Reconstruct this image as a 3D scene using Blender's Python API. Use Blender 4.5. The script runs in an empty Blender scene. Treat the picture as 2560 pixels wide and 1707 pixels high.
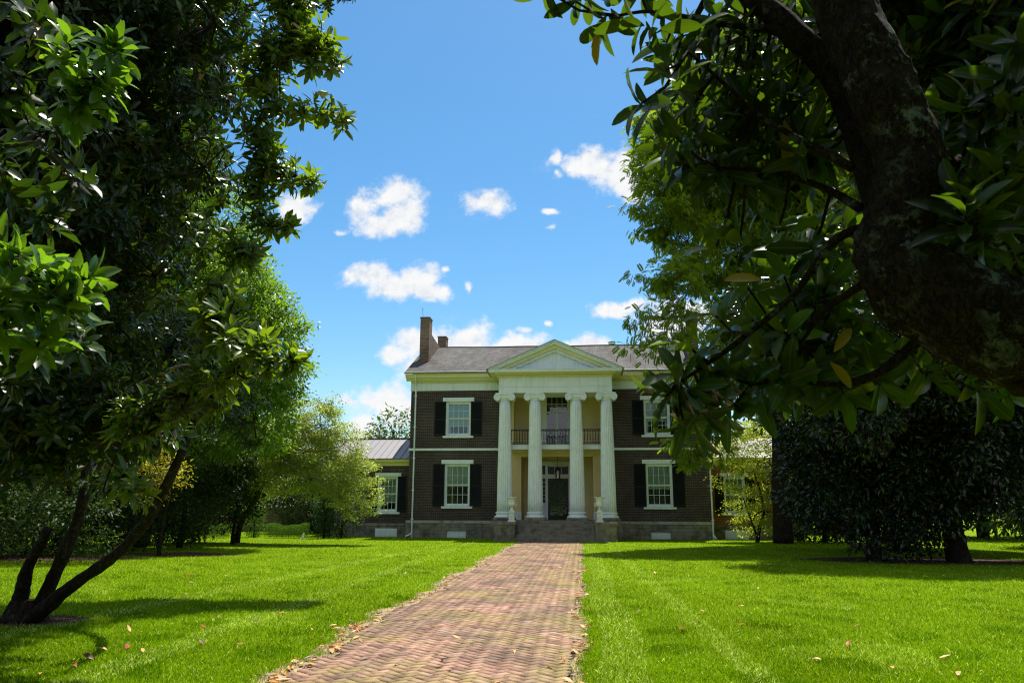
import bpy, math, random
import numpy as np
from mathutils import Vector, Matrix, noise
from math import sin, cos, pi, radians, sqrt, atan2

rnd = random.Random(7)
C = bpy.context.scene.collection
scene = bpy.context.scene

# ------------------------------------------------------------------ camera
EYE = Vector((0.0, 0.0, 1.65))
FPX, CX, CY = 1920.0, 1280.0, 853.5
YAW, PITCH, ROLL = radians(5.164), radians(12.2207), 0.0037
CAMM = (Matrix.Rotation(YAW, 3, 'Z') @ Matrix.Rotation(PITCH, 3, 'X')
        @ Matrix(((1, 0, 0), (0, 0, -1), (0, 1, 0))) @ Matrix.Rotation(ROLL, 3, 'Z'))
cam_d = bpy.data.cameras.new("camera")
cam_d.sensor_width = 36.0
cam_d.lens = 27.0
cam_d.clip_start = 0.05
cam_d.clip_end = 3000
cam_d.dof.use_dof = True
cam_d.dof.focus_distance = 30.0
cam_d.dof.aperture_fstop = 9.0
cam = bpy.data.objects.new("camera", cam_d)
cam.matrix_world = Matrix.Translation(EYE) @ CAMM.to_4x4()
C.objects.link(cam)
scene.camera = cam


def ray(u, v):
    return CAMM @ Vector(((u - CX) / FPX, (CY - v) / FPX, -1.0))


def at(u, v, Y):
    """the point seen at photo pixel (u, v) that lies Y metres down the path"""
    d = ray(u, v)
    return EYE + d * (Y / d.y)


# ------------------------------------------------------------------ light
SUN = Vector((0.13, 0.36, 1.0)).normalized()
scene.view_settings.view_transform = 'Standard'
scene.view_settings.look = 'None'
scene.view_settings.gamma = 1.0
scene.view_settings.exposure = 0.95
sun_d = bpy.data.lights.new("sun", 'SUN')
sun_d.energy = 5.0
sun_d.angle = radians(0.5)
sun_d.color = (1.0, 0.95, 0.86)
sun = bpy.data.objects.new("sun", sun_d)
sun.rotation_euler = SUN.to_track_quat('Z', 'Y').to_euler()
sun.location = (0, 0, 60)
C.objects.link(sun)

world = bpy.data.worlds.new("World")
scene.world = world
world.use_nodes = True
wt = world.node_tree
wt.nodes.clear()


class NT:
    """small helper to wire node trees"""

    def __init__(self, t):
        self.t = t

    def n(self, kind, ins=None, **props):
        nd = self.t.nodes.new(kind)
        for k, v in props.items():
            setattr(nd, k, v)
        for k, v in (ins or {}).items():
            s = nd.inputs[k]
            if isinstance(v, bpy.types.NodeSocket):
                self.t.links.new(v, s)
            else:
                s.default_value = v
        return nd

    def math(self, op, a, b=None, c=None, clamp=False):
        ins = {0: a}
        if b is not None:
            ins[1] = b
        if c is not None:
            ins[2] = c
        return self.n('ShaderNodeMath', ins, operation=op, use_clamp=clamp).outputs[0]

    def vm(self, op, a, b=None):
        ins = {0: a}
        if b is not None:
            ins[1] = b
        return self.n('ShaderNodeVectorMath', ins, operation=op)

    def mixc(self, fac, a, b, blend='MIX'):
        return self.n('ShaderNodeMix', {0: fac, 6: a, 7: b}, data_type='RGBA', blend_type=blend).outputs[2]

    def ramp(self, fac, stops, interp='LINEAR'):
        nd = self.n('ShaderNodeValToRGB', {0: fac})
        cr = nd.color_ramp
        cr.interpolation = interp
        while len(cr.elements) < len(stops):
            cr.elements.new(0.5)
        for e, (p, c) in zip(cr.elements, stops):
            e.position = p
            e.color = (c, c, c, 1) if isinstance(c, (int, float)) else (*c, 1)
        return nd.outputs[0]

    def noise(self, vec, scale, detail=4.0, rough=0.55, dist=0.0):
        return self.n('ShaderNodeTexNoise', {'Vector': vec, 'Scale': scale, 'Detail': detail, 'Roughness': rough, 'Distortion': dist}).outputs[0]

    def link(self, a, b):
        self.t.links.new(a, b)


W = NT(wt)
SKY_STRENGTH = 0.088
sky = W.n('ShaderNodeTexSky', sky_type='NISHITA')
sky.sun_disc = False
sky.sun_elevation = math.asin(SUN.z)
sky.sun_rotation = atan2(SUN.x, SUN.y)
sky.altitude = 200
sky.air_density = 1.0
sky.dust_density = 0.6
sky.ozone_density = 2.2
hsv = W.n('ShaderNodeHueSaturation', {'Hue': 0.490, 'Saturation': 1.30, 'Value': 1.0, 'Fac': 1.0, 'Color': sky.outputs[0]})
bg = W.n('ShaderNodeBackground', {'Color': hsv.outputs[0], 'Strength': SKY_STRENGTH})
# fair-weather clouds: each a few soft ellipses in (azimuth, height) broken up by noise
tc = W.n('ShaderNodeTexCoord').outputs['Generated']
sep = W.n('ShaderNodeSeparateXYZ', {0: tc})
yy = W.math('MAXIMUM', sep.outputs[1], 0.05)
P = W.n('ShaderNodeCombineXYZ', {0: W.math('DIVIDE', sep.outputs[0], yy), 1: W.math('DIVIDE', sep.outputs[2], yy), 2: 0.0}).outputs[0]
wob = W.n('ShaderNodeTexNoise', {'Vector': P, 'Scale': 26.0, 'Detail': 3.0, 'Roughness': 0.6})
P2 = W.vm('ADD', P, W.vm('MULTIPLY', W.vm('SUBTRACT', wob.outputs['Color'], (0.5, 0.5, 0.5)).outputs[0], (0.03, 0.022, 0.0)).outputs[0]).outputs[0]
CLOUDS = [  # photo pixel of the middle, half width, half height, solidity
    (985, 485, 72, 38, 1), (1010, 540, 60, 50, 1), (960, 570, 70, 34, 1), (905, 520, 42, 48, .9),
    (1215, 506, 68, 32, 1), (1374, 526, 24, 12, .9), (1382, 569, 16, 13, .75), (857, 581, 32, 14, .75),
    (1388, 395, 24, 28, .9), (1392, 432, 24, 22, .85), (1480, 410, 74, 40, 1), (1560, 430, 90, 62, 1), (1590, 470, 60, 40, 1),
    (925, 690, 74, 32, 1), (985, 720, 70, 36, 1), (1050, 705, 56, 52, 1), (1075, 730, 50, 30, 1), (1112, 676, 22, 14, .7), (1168, 716, 15, 24, .62),
    (735, 520, 52, 40, 1), (1528, 778, 56, 22, 1), (1580, 765, 46, 22, .9), (1700, 800, 120, 60, 1),
    (1040, 860, 72, 46, 1), (985, 885, 44, 30, .9), (1160, 860, 84, 50, 1), (1100, 880, 100, 46, 1), (1300, 868, 100, 36, 1), (1310, 822, 24, 16, .85), (1370, 812, 20, 10, .7), (1470, 868, 90, 28, 1), (1040, 920, 44, 40, .9),
    (950, 1005, 86, 46, 1), (1000, 1020, 70, 60, 1), (915, 1070, 50, 50, 1), (870, 1000, 44, 22, .7),
]
dmin = None
for (u, v, rw, rh, sol) in CLOUDS:
    if rw < 37:
        sol *= .72
    d = ray(u, v)
    p0 = (d.x / d.y, d.z / d.y)
    du, dv = ray(u + rw, v), ray(u, v - rh)
    a = abs(du.x / du.y - p0[0])
    b = abs(dv.z / dv.y - p0[1])
    q = W.vm('MULTIPLY', W.vm('SUBTRACT', P2, (p0[0], p0[1], 0)).outputs[0], (1 / a, 1 / b, 0)).outputs[0]
    ln = W.vm('LENGTH', q).outputs['Value']
    if sol < 1:
        ln = W.math('ADD', ln, (1 - sol) * 0.9)
    dmin = ln if dmin is None else W.math('SMOOTH_MIN', dmin, ln, 0.12)
fb = W.noise(P, 34.0, 9.0, 0.62)
fb2 = W.noise(P, 13.0, 4.0, 0.5)
e = W.math('SUBTRACT', 1.16, dmin)
e = W.math('ADD', e, W.math('MULTIPLY', W.math('SUBTRACT', fb, 0.5), 2.0))
e = W.math('ADD', e, W.math('MULTIPLY', W.math('SUBTRACT', fb2, 0.5), 0.5))
near = W.math('LESS_THAN', dmin, 2.2)
mask = W.n('ShaderNodeMapRange', {0: e, 1: -0.08, 2: 0.74, 3: 0.0, 4: 1.0}, interpolation_type='SMOOTHSTEP').outputs[0]
wisp = W.n('ShaderNodeMapRange', {0: W.math('SUBTRACT', W.noise(W.vm('MULTIPLY', P, (1.0, 1.6, 1.0)).outputs[0], 9.0, 8.0, 0.7), W.math('MULTIPLY', dmin, 0.07)), 1: 0.47, 2: 0.80, 3: 0.0, 4: 0.34}, interpolation_type='SMOOTHSTEP').outputs[0]
mask = W.math('MULTIPLY', W.math('MAXIMUM', W.math('MULTIPLY', mask, near), wisp), W.math('GREATER_THAN', sep.outputs[1], 0.1))
# unseen cumulus added overhead and behind to lift the ambient light
rest = W.n('ShaderNodeMapRange', {0: W.noise(W.vm('MULTIPLY', tc, (1.0, 1.0, 1.6)).outputs[0], 3.4, 6.0, 0.6), 1: 0.42, 2: 0.56, 3: 0.0, 4: 1.0}, interpolation_type='SMOOTHSTEP').outputs[0]
outside = W.n('ShaderNodeMapRange', {0: W.math('SUBTRACT', sep.outputs[2], W.math('MULTIPLY', sep.outputs[1], 1.0)), 1: 0.0, 2: 0.25, 3: 0.0, 4: 1.0}, interpolation_type='SMOOTHSTEP').outputs[0]
mask = W.math('MAXIMUM', mask, W.math('MULTIPLY', rest, outside))
up = W.noise(W.vm('ADD', P, (-0.004, 0.012, 0.0)).outputs[0], 34.0, 9.0, 0.62)
cloud_shading = W.math('ADD', W.math('MULTIPLY', W.math('SUBTRACT', fb, up), 1.5), W.math('MULTIPLY', W.math('SUBTRACT', W.noise(P, 11.0, 3.0), 0.5), 0.9))
ccol = W.ramp(W.math('ADD', cloud_shading, 0.55), [(0.15, (0.74, 0.79, 0.86)), (0.45, (0.92, 0.94, 0.97)), (0.75, (1.0, 1.0, 1.0))])  # cloud lighting painted in: offset noise whitens tops and greys undersides
bgc = W.n('ShaderNodeBackground', {'Color': ccol, 'Strength': 0.50})
mixs = W.n('ShaderNodeMixShader', {0: mask, 1: bg.outputs[0], 2: bgc.outputs[0]})
out = W.n('ShaderNodeOutputWorld', {0: mixs.outputs[0]})

scene.render.engine = 'CYCLES'
cy = scene.cycles
cy.max_bounces = 6
cy.diffuse_bounces = 3
cy.glossy_bounces = 3
cy.transmission_bounces = 4
cy.transparent_max_bounces = 6
cy.caustics_reflective = False
cy.caustics_refractive = False
cy.sample_clamp_indirect = 4.0
cy.filter_width = 1.15
cy.use_denoising = True
try:
    cy.denoiser = 'OPENIMAGEDENOISE'
    cy.denoising_prefilter = 'NONE'
except Exception:
    pass

# ------------------------------------------------------------------ materials
MATS = {}


def new_mat(name):
    m = bpy.data.materials.new(name)
    m.use_nodes = True
    m.node_tree.nodes.clear()
    MATS[name] = m
    return m, NT(m.node_tree)


def finish(N, shader, disp=None):
    o = N.n('ShaderNodeOutputMaterial', {'Surface': shader})


def pos(N):
    return N.n('ShaderNodeNewGeometry').outputs['Position']


def simple(name, col, rough=0.6, spec=0.4, var=0.15, scale=6.0, bump=0.0, bscale=30.0, dirt=None, metallic=0.0, streak=0.0):
    m, N = new_mat(name)
    p = pos(N)
    nz = N.noise(p, scale, 5.0)
    k = N.ramp(nz, [(0.25, 1 - var), (0.75, 1 + var)])
    col4 = (*col, 1)
    cc = N.mixc(1.0, col4, k, 'MULTIPLY')
    if streak:
        sf = N.ramp(N.noise(N.vm('MULTIPLY', p, (1.0, 1.0, 0.06)).outputs[0], 7.0, 5.0, 0.7), [(0.50, 0.0), (0.75, streak)])
        cc = N.mixc(sf, cc, (*[x * 0.35 for x in col], 1))
    if dirt:
        (dc, dscale, lo, hi) = dirt
        f = N.ramp(N.noise(p, dscale, 6.0, 0.65), [(lo, 0.0), (hi, 1.0)])
        cc = N.mixc(f, cc, (*dc, 1))
    ins = {'Base Color': cc, 'Roughness': rough, 'Specular IOR Level': spec, 'Metallic': metallic}
    if bump:
        ins['Normal'] = N.n('ShaderNodeBump', {'Height': N.noise(p, bscale, 6.0), 'Strength': bump, 'Distance': 0.02}).outputs[0]
    finish(N, N.n('ShaderNodeBsdfPrincipled', ins).outputs[0])
    return m


def brick_mat(name, c1, c2, mortar, wash=None):
    m, N = new_mat(name)
    g = N.n('ShaderNodeNewGeometry')
    sp = N.n('ShaderNodeSeparateXYZ', {0: g.outputs['Position']})
    sn = N.n('ShaderNodeSeparateXYZ', {0: g.outputs['True Normal']})
    side = N.math('GREATER_THAN', N.math('ABSOLUTE', sn.outputs[0]), 0.6)
    h = N.math('ADD', N.math('MULTIPLY', sp.outputs[0], N.math('SUBTRACT', 1.0, side)), N.math('MULTIPLY', sp.outputs[1], side))
    vec = N.n('ShaderNodeCombineXYZ', {0: h, 1: sp.outputs[2], 2: 0.0}).outputs[0]
    vec = N.vm('ADD', vec, N.vm('MULTIPLY', N.vm('SUBTRACT', N.n('ShaderNodeTexNoise', {'Vector': vec, 'Scale': 9.0}).outputs['Color'], (0.5, 0.5, 0.5)).outputs[0], (0.016, 0.012, 0)).outputs[0]).outputs[0]
    br = N.n('ShaderNodeTexBrick', {'Vector': vec, 'Color1': (*c1, 1), 'Color2': (*c2, 1), 'Mortar': (*mortar, 1), 'Scale': 1.0,
                                    'Mortar Size': 0.009, 'Mortar Smooth': 0.2, 'Bias': 0.0, 'Brick Width': 0.235, 'Row Height': 0.088})
    cc = br.outputs['Color']
    big = N.noise(g.outputs['Position'], 0.55, 5.0, 0.6)
    cc = N.mixc(1.0, cc, N.ramp(big, [(0.3, 0.7), (0.7, 1.35)]), 'MULTIPLY')
    pt = N.noise(vec, 3.0, 3.0)
    cc = N.mixc(N.ramp(N.noise(vec, 1.4, 6.0, 0.7), [(0.50, 0.0), (0.72, 0.5)]), cc, (c1[0] * 1.5, c1[1] * 1.12, c1[2], 1))
    cc = N.mixc(N.ramp(pt, [(0.55, 0.0), (0.8, 0.55)]), cc, (*[x * 0.55 for x in c1], 1))
    if wash:
        f = N.ramp(N.noise(g.outputs['Position'], 0.9, 6.0, 0.7), [(0.58, 0.0), (0.78, 0.5)])
        cc = N.mixc(f, cc, (*wash, 1))
    bmp = N.n('ShaderNodeBump', {'Height': br.outputs['Fac'], 'Strength': 0.5, 'Distance': 0.01, 'Invert': True} if False else {'Height': br.outputs['Fac'], 'Strength': 0.5, 'Distance': 0.01}, invert=True)
    finish(N, N.n('ShaderNodeBsdfPrincipled', {'Base Color': cc, 'Roughness': 0.85, 'Specular IOR Level': 0.25, 'Normal': bmp.outputs[0]}).outputs[0])
    return m


brick_mat('brick', (0.066, 0.043, 0.040), (0.034, 0.024, 0.025), (0.20, 0.17, 0.15), wash=(0.14, 0.11, 0.085))
brick_mat('brick_chimney', (0.20, 0.125, 0.085), (0.11, 0.07, 0.05), (0.30, 0.25, 0.20))
brick_mat('brick_wing_lit', (0.32, 0.135, 0.06), (0.20, 0.085, 0.045), (0.30, 0.20, 0.12))  # brick of the right wing with its warm light put into the colour
brick_mat('brick_garden', (0.12, 0.08, 0.05), (0.08, 0.055, 0.04), (0.2, 0.17, 0.13))
simple('white_paint', (0.82, 0.87, 0.89), 0.5, 0.4, 0.06, 2.0, dirt=((0.45, 0.46, 0.40), 1.4, 0.62, 0.95), streak=0.30)
simple('column_paint', (0.82, 0.87, 0.88), 0.5, 0.4, 0.07, 3.0, dirt=((0.40, 0.42, 0.38), 2.4, 0.6, 0.95), streak=0.30)
simple('bounce_lit_paint', (0.80, 0.74, 0.46), 0.55, 0.3, 0.06, 2.0)  # white trim with yellow bounce light put into the colour
simple('plaster', (0.80, 0.64, 0.34), 0.8, 0.2, 0.08, 1.2)
simple('shutter_paint', (0.010, 0.013, 0.012), 0.6, 0.2, 0.2, 4.0)
simple('door_paint', (0.010, 0.012, 0.012), 0.35, 0.5, 0.2, 4.0)
simple('iron', (0.012, 0.012, 0.014), 0.5, 0.5, 0.2, 10.0)
simple('stone', (0.28, 0.25, 0.20), 0.85, 0.2, 0.25, 3.0, 0.4, 14.0, dirt=((0.06, 0.06, 0.055), 1.6, 0.45, 0.7), streak=0.6)
simple('step_stone', (0.24, 0.212, 0.165), 0.85, 0.2, 0.25, 3.0, 0.4, 14.0, dirt=((0.07, 0.065, 0.05), 2.2, 0.48, 0.72), streak=0.5)
simple('urn_white', (0.80, 0.80, 0.76), 0.5, 0.4, 0.1, 20.0, dirt=((0.5, 0.44, 0.30), 9.0, 0.56, 0.8))
simple('blind', (0.62, 0.72, 0.66), 0.9, 0.1, 0.06, 3.0)
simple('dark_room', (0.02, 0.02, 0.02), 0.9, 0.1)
simple('stone_pale', (0.42, 0.40, 0.35), 0.85, 0.2, 0.25, 4.0, 0.4, 14.0, dirt=((0.10, 0.10, 0.09), 2.6, 0.52, 0.75))
simple('ridge_lead', (0.03, 0.03, 0.03), 0.95, 0.05)
simple('zinc', (0.30, 0.31, 0.31), 0.7, 0.3, 0.15, 4.0)
simple('joint_soil', (0.035, 0.025, 0.018), 0.95, 0.1, 0.3, 9.0, dirt=((0.24, 0.17, 0.10), 1.6, 0.50, 0.60))
simple('mulch', (0.045, 0.028, 0.018), 0.95, 0.1, 0.4, 14.0, 0.8, 50.0, dirt=((0.10, 0.045, 0.022), 9.0, 0.5, 0.66))
simple('soil', (0.30, 0.22, 0.13), 0.95, 0.1, 0.35, 9.0, 0.6, 40.0, dirt=((0.10, 0.075, 0.045), 5.0, 0.45, 0.62))
simple('petal', (0.85, 0.82, 0.72), 0.5, 0.3, 0.05, 20.0)


def roof_mat():
    m, N = new_mat('shingle')
    p = pos(N)
    sp = N.n('ShaderNodeSeparateXYZ', {0: p})
    vec = N.n('ShaderNodeCombineXYZ', {0: sp.outputs[0], 1: N.math('MULTIPLY', sp.outputs[1], 1.08), 2: 0.0}).outputs[0]
    vec = N.vm('ADD', vec, N.vm('MULTIPLY', N.n('ShaderNodeTexNoise', {'Vector': vec, 'Scale': 2.5, 'Detail': 3.0}).outputs['Color'], (0.05, 0.05, 0)).outputs[0]).outputs[0]
    br = N.n('ShaderNodeTexBrick', {'Vector': vec, 'Color1': (0.105, 0.103, 0.098, 1), 'Color2': (0.056, 0.055, 0.053, 1), 'Mortar': (0.022, 0.02, 0.02, 1), 'Scale': 1.0,
                                    'Mortar Size': 0.012, 'Brick Width': 0.32, 'Row Height': 0.15})
    st = N.noise(N.vm('MULTIPLY', p, (0.9, 0.25, 0.25)).outputs[0], 1.6, 6.0, 0.65)
    cc = N.mixc(1.0, br.outputs[0], N.ramp(st, [(0.3, 0.55), (0.7, 1.35)]), 'MULTIPLY')
    finish(N, N.n('ShaderNodeBsdfPrincipled', {'Base Color': cc, 'Roughness': 0.9, 'Specular IOR Level': 0.2}).outputs[0])


roof_mat()
simple('metal_roof', (0.185, 0.172, 0.175), 0.45, 0.5, 0.08, 1.0)


def glass_mat():
    m, N = new_mat('window_glass')
    wav = N.n('ShaderNodeBump', {'Height': N.noise(pos(N), 5.0, 2.0), 'Strength': 0.12, 'Distance': 0.03}).outputs[0]
    fr = N.n('ShaderNodeFresnel', {'IOR': 1.7, 'Normal': wav}).outputs[0]
    gl = N.n('ShaderNodeBsdfGlossy', {'Color': (0.9, 0.95, 1, 1), 'Roughness': 0.03, 'Normal': wav})
    tr = N.n('ShaderNodeBsdfTransparent', {'Color': (0.80, 0.90, 0.87, 1)})
    finish(N, N.n('ShaderNodeMixShader', {0: N.math('ADD', fr, 0.02), 1: tr.outputs[0], 2: gl.outputs[0]}).outputs[0])


glass_mat()


def leaf_mat(name, top, under, young, trans, tamt=0.35, rough=0.3, spec=0.5, rib=False, dead=None):
    """a two-sided leaf: green above, its own colour below, part of the light shining through"""
    m, N = new_mat(name)
    g = N.n('ShaderNodeNewGeometry')
    t = N.n('ShaderNodeAttribute', attribute_name='tint').outputs['Fac']
    a = N.mixc(N.ramp(t, [(0.0, 0.0), (0.72, 0.25), (1.0, 1.0)]), (*top, 1), (*young, 1))
    if dead:
        a = N.mixc(N.math('GREATER_THAN', t, 0.985), a, (*dead, 1))
    a = N.mixc(1.0, a, N.ramp(N.noise(g.outputs['Position'], 1.3, 3.0), [(0.3, 0.72), (0.7, 1.28)]), 'MULTIPLY')
    u = N.mixc(1.0, (*under, 1), N.ramp(t, [(0.0, 0.7), (1.0, 1.35)]), 'MULTIPLY')
    col = N.mixc(g.outputs['Backfacing'], a, u)
    if rib:
        r = N.n('ShaderNodeAttribute', attribute_name='across').outputs['Fac']
        col = N.mixc(N.ramp(r, [(0.03, 0.55), (0.10, 0.0)]), col, (0.16, 0.20, 0.05, 1))
    bs = N.n('ShaderNodeBsdfPrincipled', {'Base Color': col, 'Roughness': N.math('ADD', rough, N.math('MULTIPLY', g.outputs['Backfacing'], 0.35)), 'Specular IOR Level': spec})
    tcol = N.mixc(N.ramp(t, [(0.2, 0.0), (1.0, 0.8)]), (*trans, 1), (*[min(1, x * 1.7) for x in trans], 1))
    tl = N.n('ShaderNodeBsdfTranslucent', {'Color': tcol})
    finish(N, N.n('ShaderNodeMixShader', {0: tamt, 1: bs.outputs[0], 2: tl.outputs[0]}).outputs[0])


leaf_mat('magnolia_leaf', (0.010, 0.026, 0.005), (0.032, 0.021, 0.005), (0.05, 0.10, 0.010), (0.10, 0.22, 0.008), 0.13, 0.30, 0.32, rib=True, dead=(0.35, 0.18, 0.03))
leaf_mat('magnolia_sunlit_tip', (0.022, 0.055, 0.008), (0.060, 0.040, 0.010), (0.12, 0.18, 0.012), (0.24, 0.38, 0.010), 0.34, 0.30, 0.4, rib=True, dead=(0.35, 0.18, 0.03))  # outer tips: sun on the crown edge put into a brighter leaf colour
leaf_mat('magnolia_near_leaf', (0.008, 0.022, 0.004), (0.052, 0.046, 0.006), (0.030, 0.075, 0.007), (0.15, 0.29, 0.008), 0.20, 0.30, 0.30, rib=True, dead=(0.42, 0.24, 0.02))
leaf_mat('magnolia_sunlit_leaf', (0.028, 0.075, 0.008), (0.085, 0.075, 0.010), (0.07, 0.14, 0.010), (0.22, 0.36, 0.008), 0.34, 0.30, 0.32, rib=True)  # sunlit whorls: backlit brightness put into the leaf colour
leaf_mat('magnolia_sunlit_spray', (0.040, 0.105, 0.010), (0.05, 0.08, 0.010), (0.10, 0.19, 0.013), (0.18, 0.36, 0.010), 0.36, 0.25, 0.55, rib=True)  # near clusters in sun: their brightness put into the leaf colour
leaf_mat('dark_magnolia_leaf', (0.008, 0.022, 0.007), (0.028, 0.020, 0.008), (0.018, 0.042, 0.008), (0.03, 0.07, 0.005), 0.12, 0.22, 0.5, dead=(0.30, 0.15, 0.03))
leaf_mat('broad_leaf', (0.080, 0.150, 0.008), (0.10, 0.16, 0.02), (0.15, 0.22, 0.012), (0.21, 0.37, 0.010), 0.42, 0.4, 0.35)
leaf_mat('pale_leaf', (0.150, 0.180, 0.050), (0.18, 0.20, 0.08), (0.24, 0.27, 0.06), (0.42, 0.52, 0.05), 0.44, 0.34, 0.5)
leaf_mat('pecan_leaf', (0.080, 0.130, 0.005), (0.10, 0.14, 0.012), (0.22, 0.25, 0.012), (0.28, 0.39, 0.006), 0.44, 0.45, 0.25)
leaf_mat('young_leaf', (0.18, 0.26, 0.02), (0.20, 0.24, 0.04), (0.30, 0.32, 0.04), (0.60, 0.70, 0.04), 0.5, 0.4, 0.4)
leaf_mat('shrub_leaf', (0.009, 0.024, 0.005), (0.025, 0.035, 0.010), (0.045, 0.085, 0.012), (0.06, 0.12, 0.008), 0.20, 0.5, 0.15, dead=(0.30, 0.14, 0.04))
leaf_mat('hedge_leaf', (0.040, 0.100, 0.004), (0.035, 0.07, 0.01), (0.12, 0.21, 0.006), (0.11, 0.24, 0.004), 0.25, 0.6, 0.12)
leaf_mat('cypress_leaf', (0.012, 0.050, 0.010), (0.02, 0.06, 0.012), (0.03, 0.09, 0.012), (0.05, 0.14, 0.012), 0.22, 0.5, 0.3)
leaf_mat('rust_leaf', (0.15, 0.18, 0.015), (0.14, 0.13, 0.03), (0.40, 0.18, 0.02), (0.50, 0.46, 0.02), 0.45, 0.4, 0.4)
leaf_mat('far_leaf', (0.040, 0.085, 0.016), (0.05, 0.085, 0.02), (0.09, 0.14, 0.02), (0.12, 0.20, 0.02), 0.3, 0.5, 0.3)


def dry_leaf_mat(name, c1, c2):
    m, N = new_mat(name)
    o = N.n('ShaderNodeObjectInfo').outputs['Random']
    cc = N.mixc(o, (*c1, 1), (*c2, 1))
    cc = N.mixc(1.0, cc, N.ramp(N.noise(pos(N), 26.0, 4.0), [(0.3, 0.65), (0.7, 1.25)]), 'MULTIPLY')
    bs = N.n('ShaderNodeBsdfPrincipled', {'Base Color': cc, 'Roughness': 0.55})
    tl = N.n('ShaderNodeBsdfTranslucent', {'Color': cc})
    finish(N, N.n('ShaderNodeMixShader', {0: 0.2, 1: bs.outputs[0], 2: tl.outputs[0]}).outputs[0])


dry_leaf_mat('tan_leaf', (0.55, 0.25, 0.05), (0.58, 0.34, 0.12))
dry_leaf_mat('red_leaf', (0.30, 0.06, 0.025), (0.40, 0.13, 0.03))
dry_leaf_mat('brown_leaf', (0.13, 0.075, 0.04), (0.24, 0.14, 0.07))


def bark_mat(name, c1, c2, lichen=None, scale=1.0):
    m, N = new_mat(name)
    p = N.n('ShaderNodeTexCoord').outputs['Object']
    pv = N.vm('MULTIPLY', p, (1.0, 1.0, 0.6)).outputs[0]
    n1 = N.noise(pv, 14.0 * scale, 10.0, 0.72, 0.6)
    n2 = N.noise(pv, 38.0 * scale, 6.0, 0.7, 1.0)
    rid = N.math('ABSOLUTE', N.math('SUBTRACT', N.noise(pv, 22.0 * scale, 5.0, 0.6, 1.2), 0.5))
    crack = N.ramp(rid, [(0.0, 0.0), (0.045, 1.0)])
    cc = N.mixc(N.ramp(n1, [(0.3, 0.0), (0.7, 1.0)]), (*c1, 1), (*c2, 1))
    cc = N.mixc(1.0, cc, N.ramp(n2, [(0.3, 0.6), (0.7, 1.3)]), 'MULTIPLY')
    cc = N.mixc(1.0, cc, N.ramp(crack, [(0.0, 0.45), (1.0, 1.05)]), 'MULTIPLY')
    if lichen:
        lm = N.math('MULTIPLY', N.ramp(N.noise(p, 15.0, 9.0, 0.75), [(0.52, 0.0), (0.58, 1.0)]), N.ramp(N.noise(p, 2.6, 3.0), [(0.46, 0.0), (0.60, 1.0)]))
        cc = N.mixc(N.math('MULTIPLY', lm, 0.85), cc, (*lichen, 1))
    hgt = N.math('ADD', N.math('ADD', N.math('MULTIPLY', crack, 0.4), n1), N.math('MULTIPLY', n2, 0.4))
    b = N.n('ShaderNodeBump', {'Height': hgt, 'Strength': 1.0, 'Distance': 0.03})
    finish(N, N.n('ShaderNodeBsdfPrincipled', {'Base Color': cc, 'Roughness': 0.95, 'Specular IOR Level': 0.1, 'Normal': b.outputs[0]}).outputs[0])


bark_mat('bark_near', (0.024, 0.018, 0.013), (0.066, 0.050, 0.036), (0.25, 0.34, 0.27), 1.3)
bark_mat('bark', (0.018, 0.013, 0.010), (0.046, 0.034, 0.025), (0.08, 0.08, 0.05), 0.8)
bark_mat('bark_pale', (0.13, 0.11, 0.08), (0.26, 0.22, 0.16))
bark_mat('twig', (0.08, 0.05, 0.03), (0.14, 0.09, 0.05))


def lawn_mat():
    m, N = new_mat('lawn')
    p = pos(N)
    big = N.noise(p, 0.35, 5.0, 0.6)
    fine = N.noise(p, 45.0, 4.0, 0.7)
    mid = N.noise(N.vm('MULTIPLY', p, (2.2, 0.5, 1)).outputs[0], 2.0, 5.0, 0.65)
    cc = N.mixc(N.ramp(big, [(0.3, 0.0), (0.7, 1.0)]), (0.145, 0.230, 0.002, 1), (0.200, 0.290, 0.003, 1))
    cc = N.mixc(N.ramp(fine, [(0.3, 0.0), (0.8, 0.75)]), cc, (0.07, 0.135, 0.003, 1))
    cc = N.mixc(N.ramp(mid, [(0.55, 0.0), (0.85, 0.5)]), cc, (0.19, 0.25, 0.06, 1))
    b = N.n('ShaderNodeBump', {'Height': fine, 'Strength': 0.9, 'Distance': 0.05})
    finish(N, N.n('ShaderNodeBsdfPrincipled', {'Base Color': cc, 'Roughness': 0.9, 'Specular IOR Level': 0.03, 'Normal': b.outputs[0]}).outputs[0])


lawn_mat()


def grass_mat():
    m, N = new_mat('grass_blade')
    p = pos(N)
    t = N.n('ShaderNodeAttribute', attribute_name='tint').outputs['Fac']
    cc = N.ramp(t, [(0.0, (0.080, 0.175, 0.002)), (0.45, (0.188, 0.310, 0.003)), (0.75, (0.30, 0.41, 0.010)), (0.92, (0.52, 0.61, 0.13)), (1.0, (0.74, 0.76, 0.36))])
    cc = N.mixc(1.0, cc, N.ramp(N.noise(p, 0.32, 6.0, 0.62), [(0.3, 0.66), (0.7, 1.28)]), 'MULTIPLY')
    bs = N.n('ShaderNodeBsdfPrincipled', {'Base Color': cc, 'Roughness': 0.6, 'Specular IOR Level': 0.08})
    tl = N.n('ShaderNodeBsdfTranslucent', {'Color': N.mixc(1.0, cc, (1.25, 1.35, 0.8, 1), 'MULTIPLY')})
    finish(N, N.n('ShaderNodeMixShader', {0: 0.45, 1: bs.outputs[0], 2: tl.outputs[0]}).outputs[0])


grass_mat()


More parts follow.
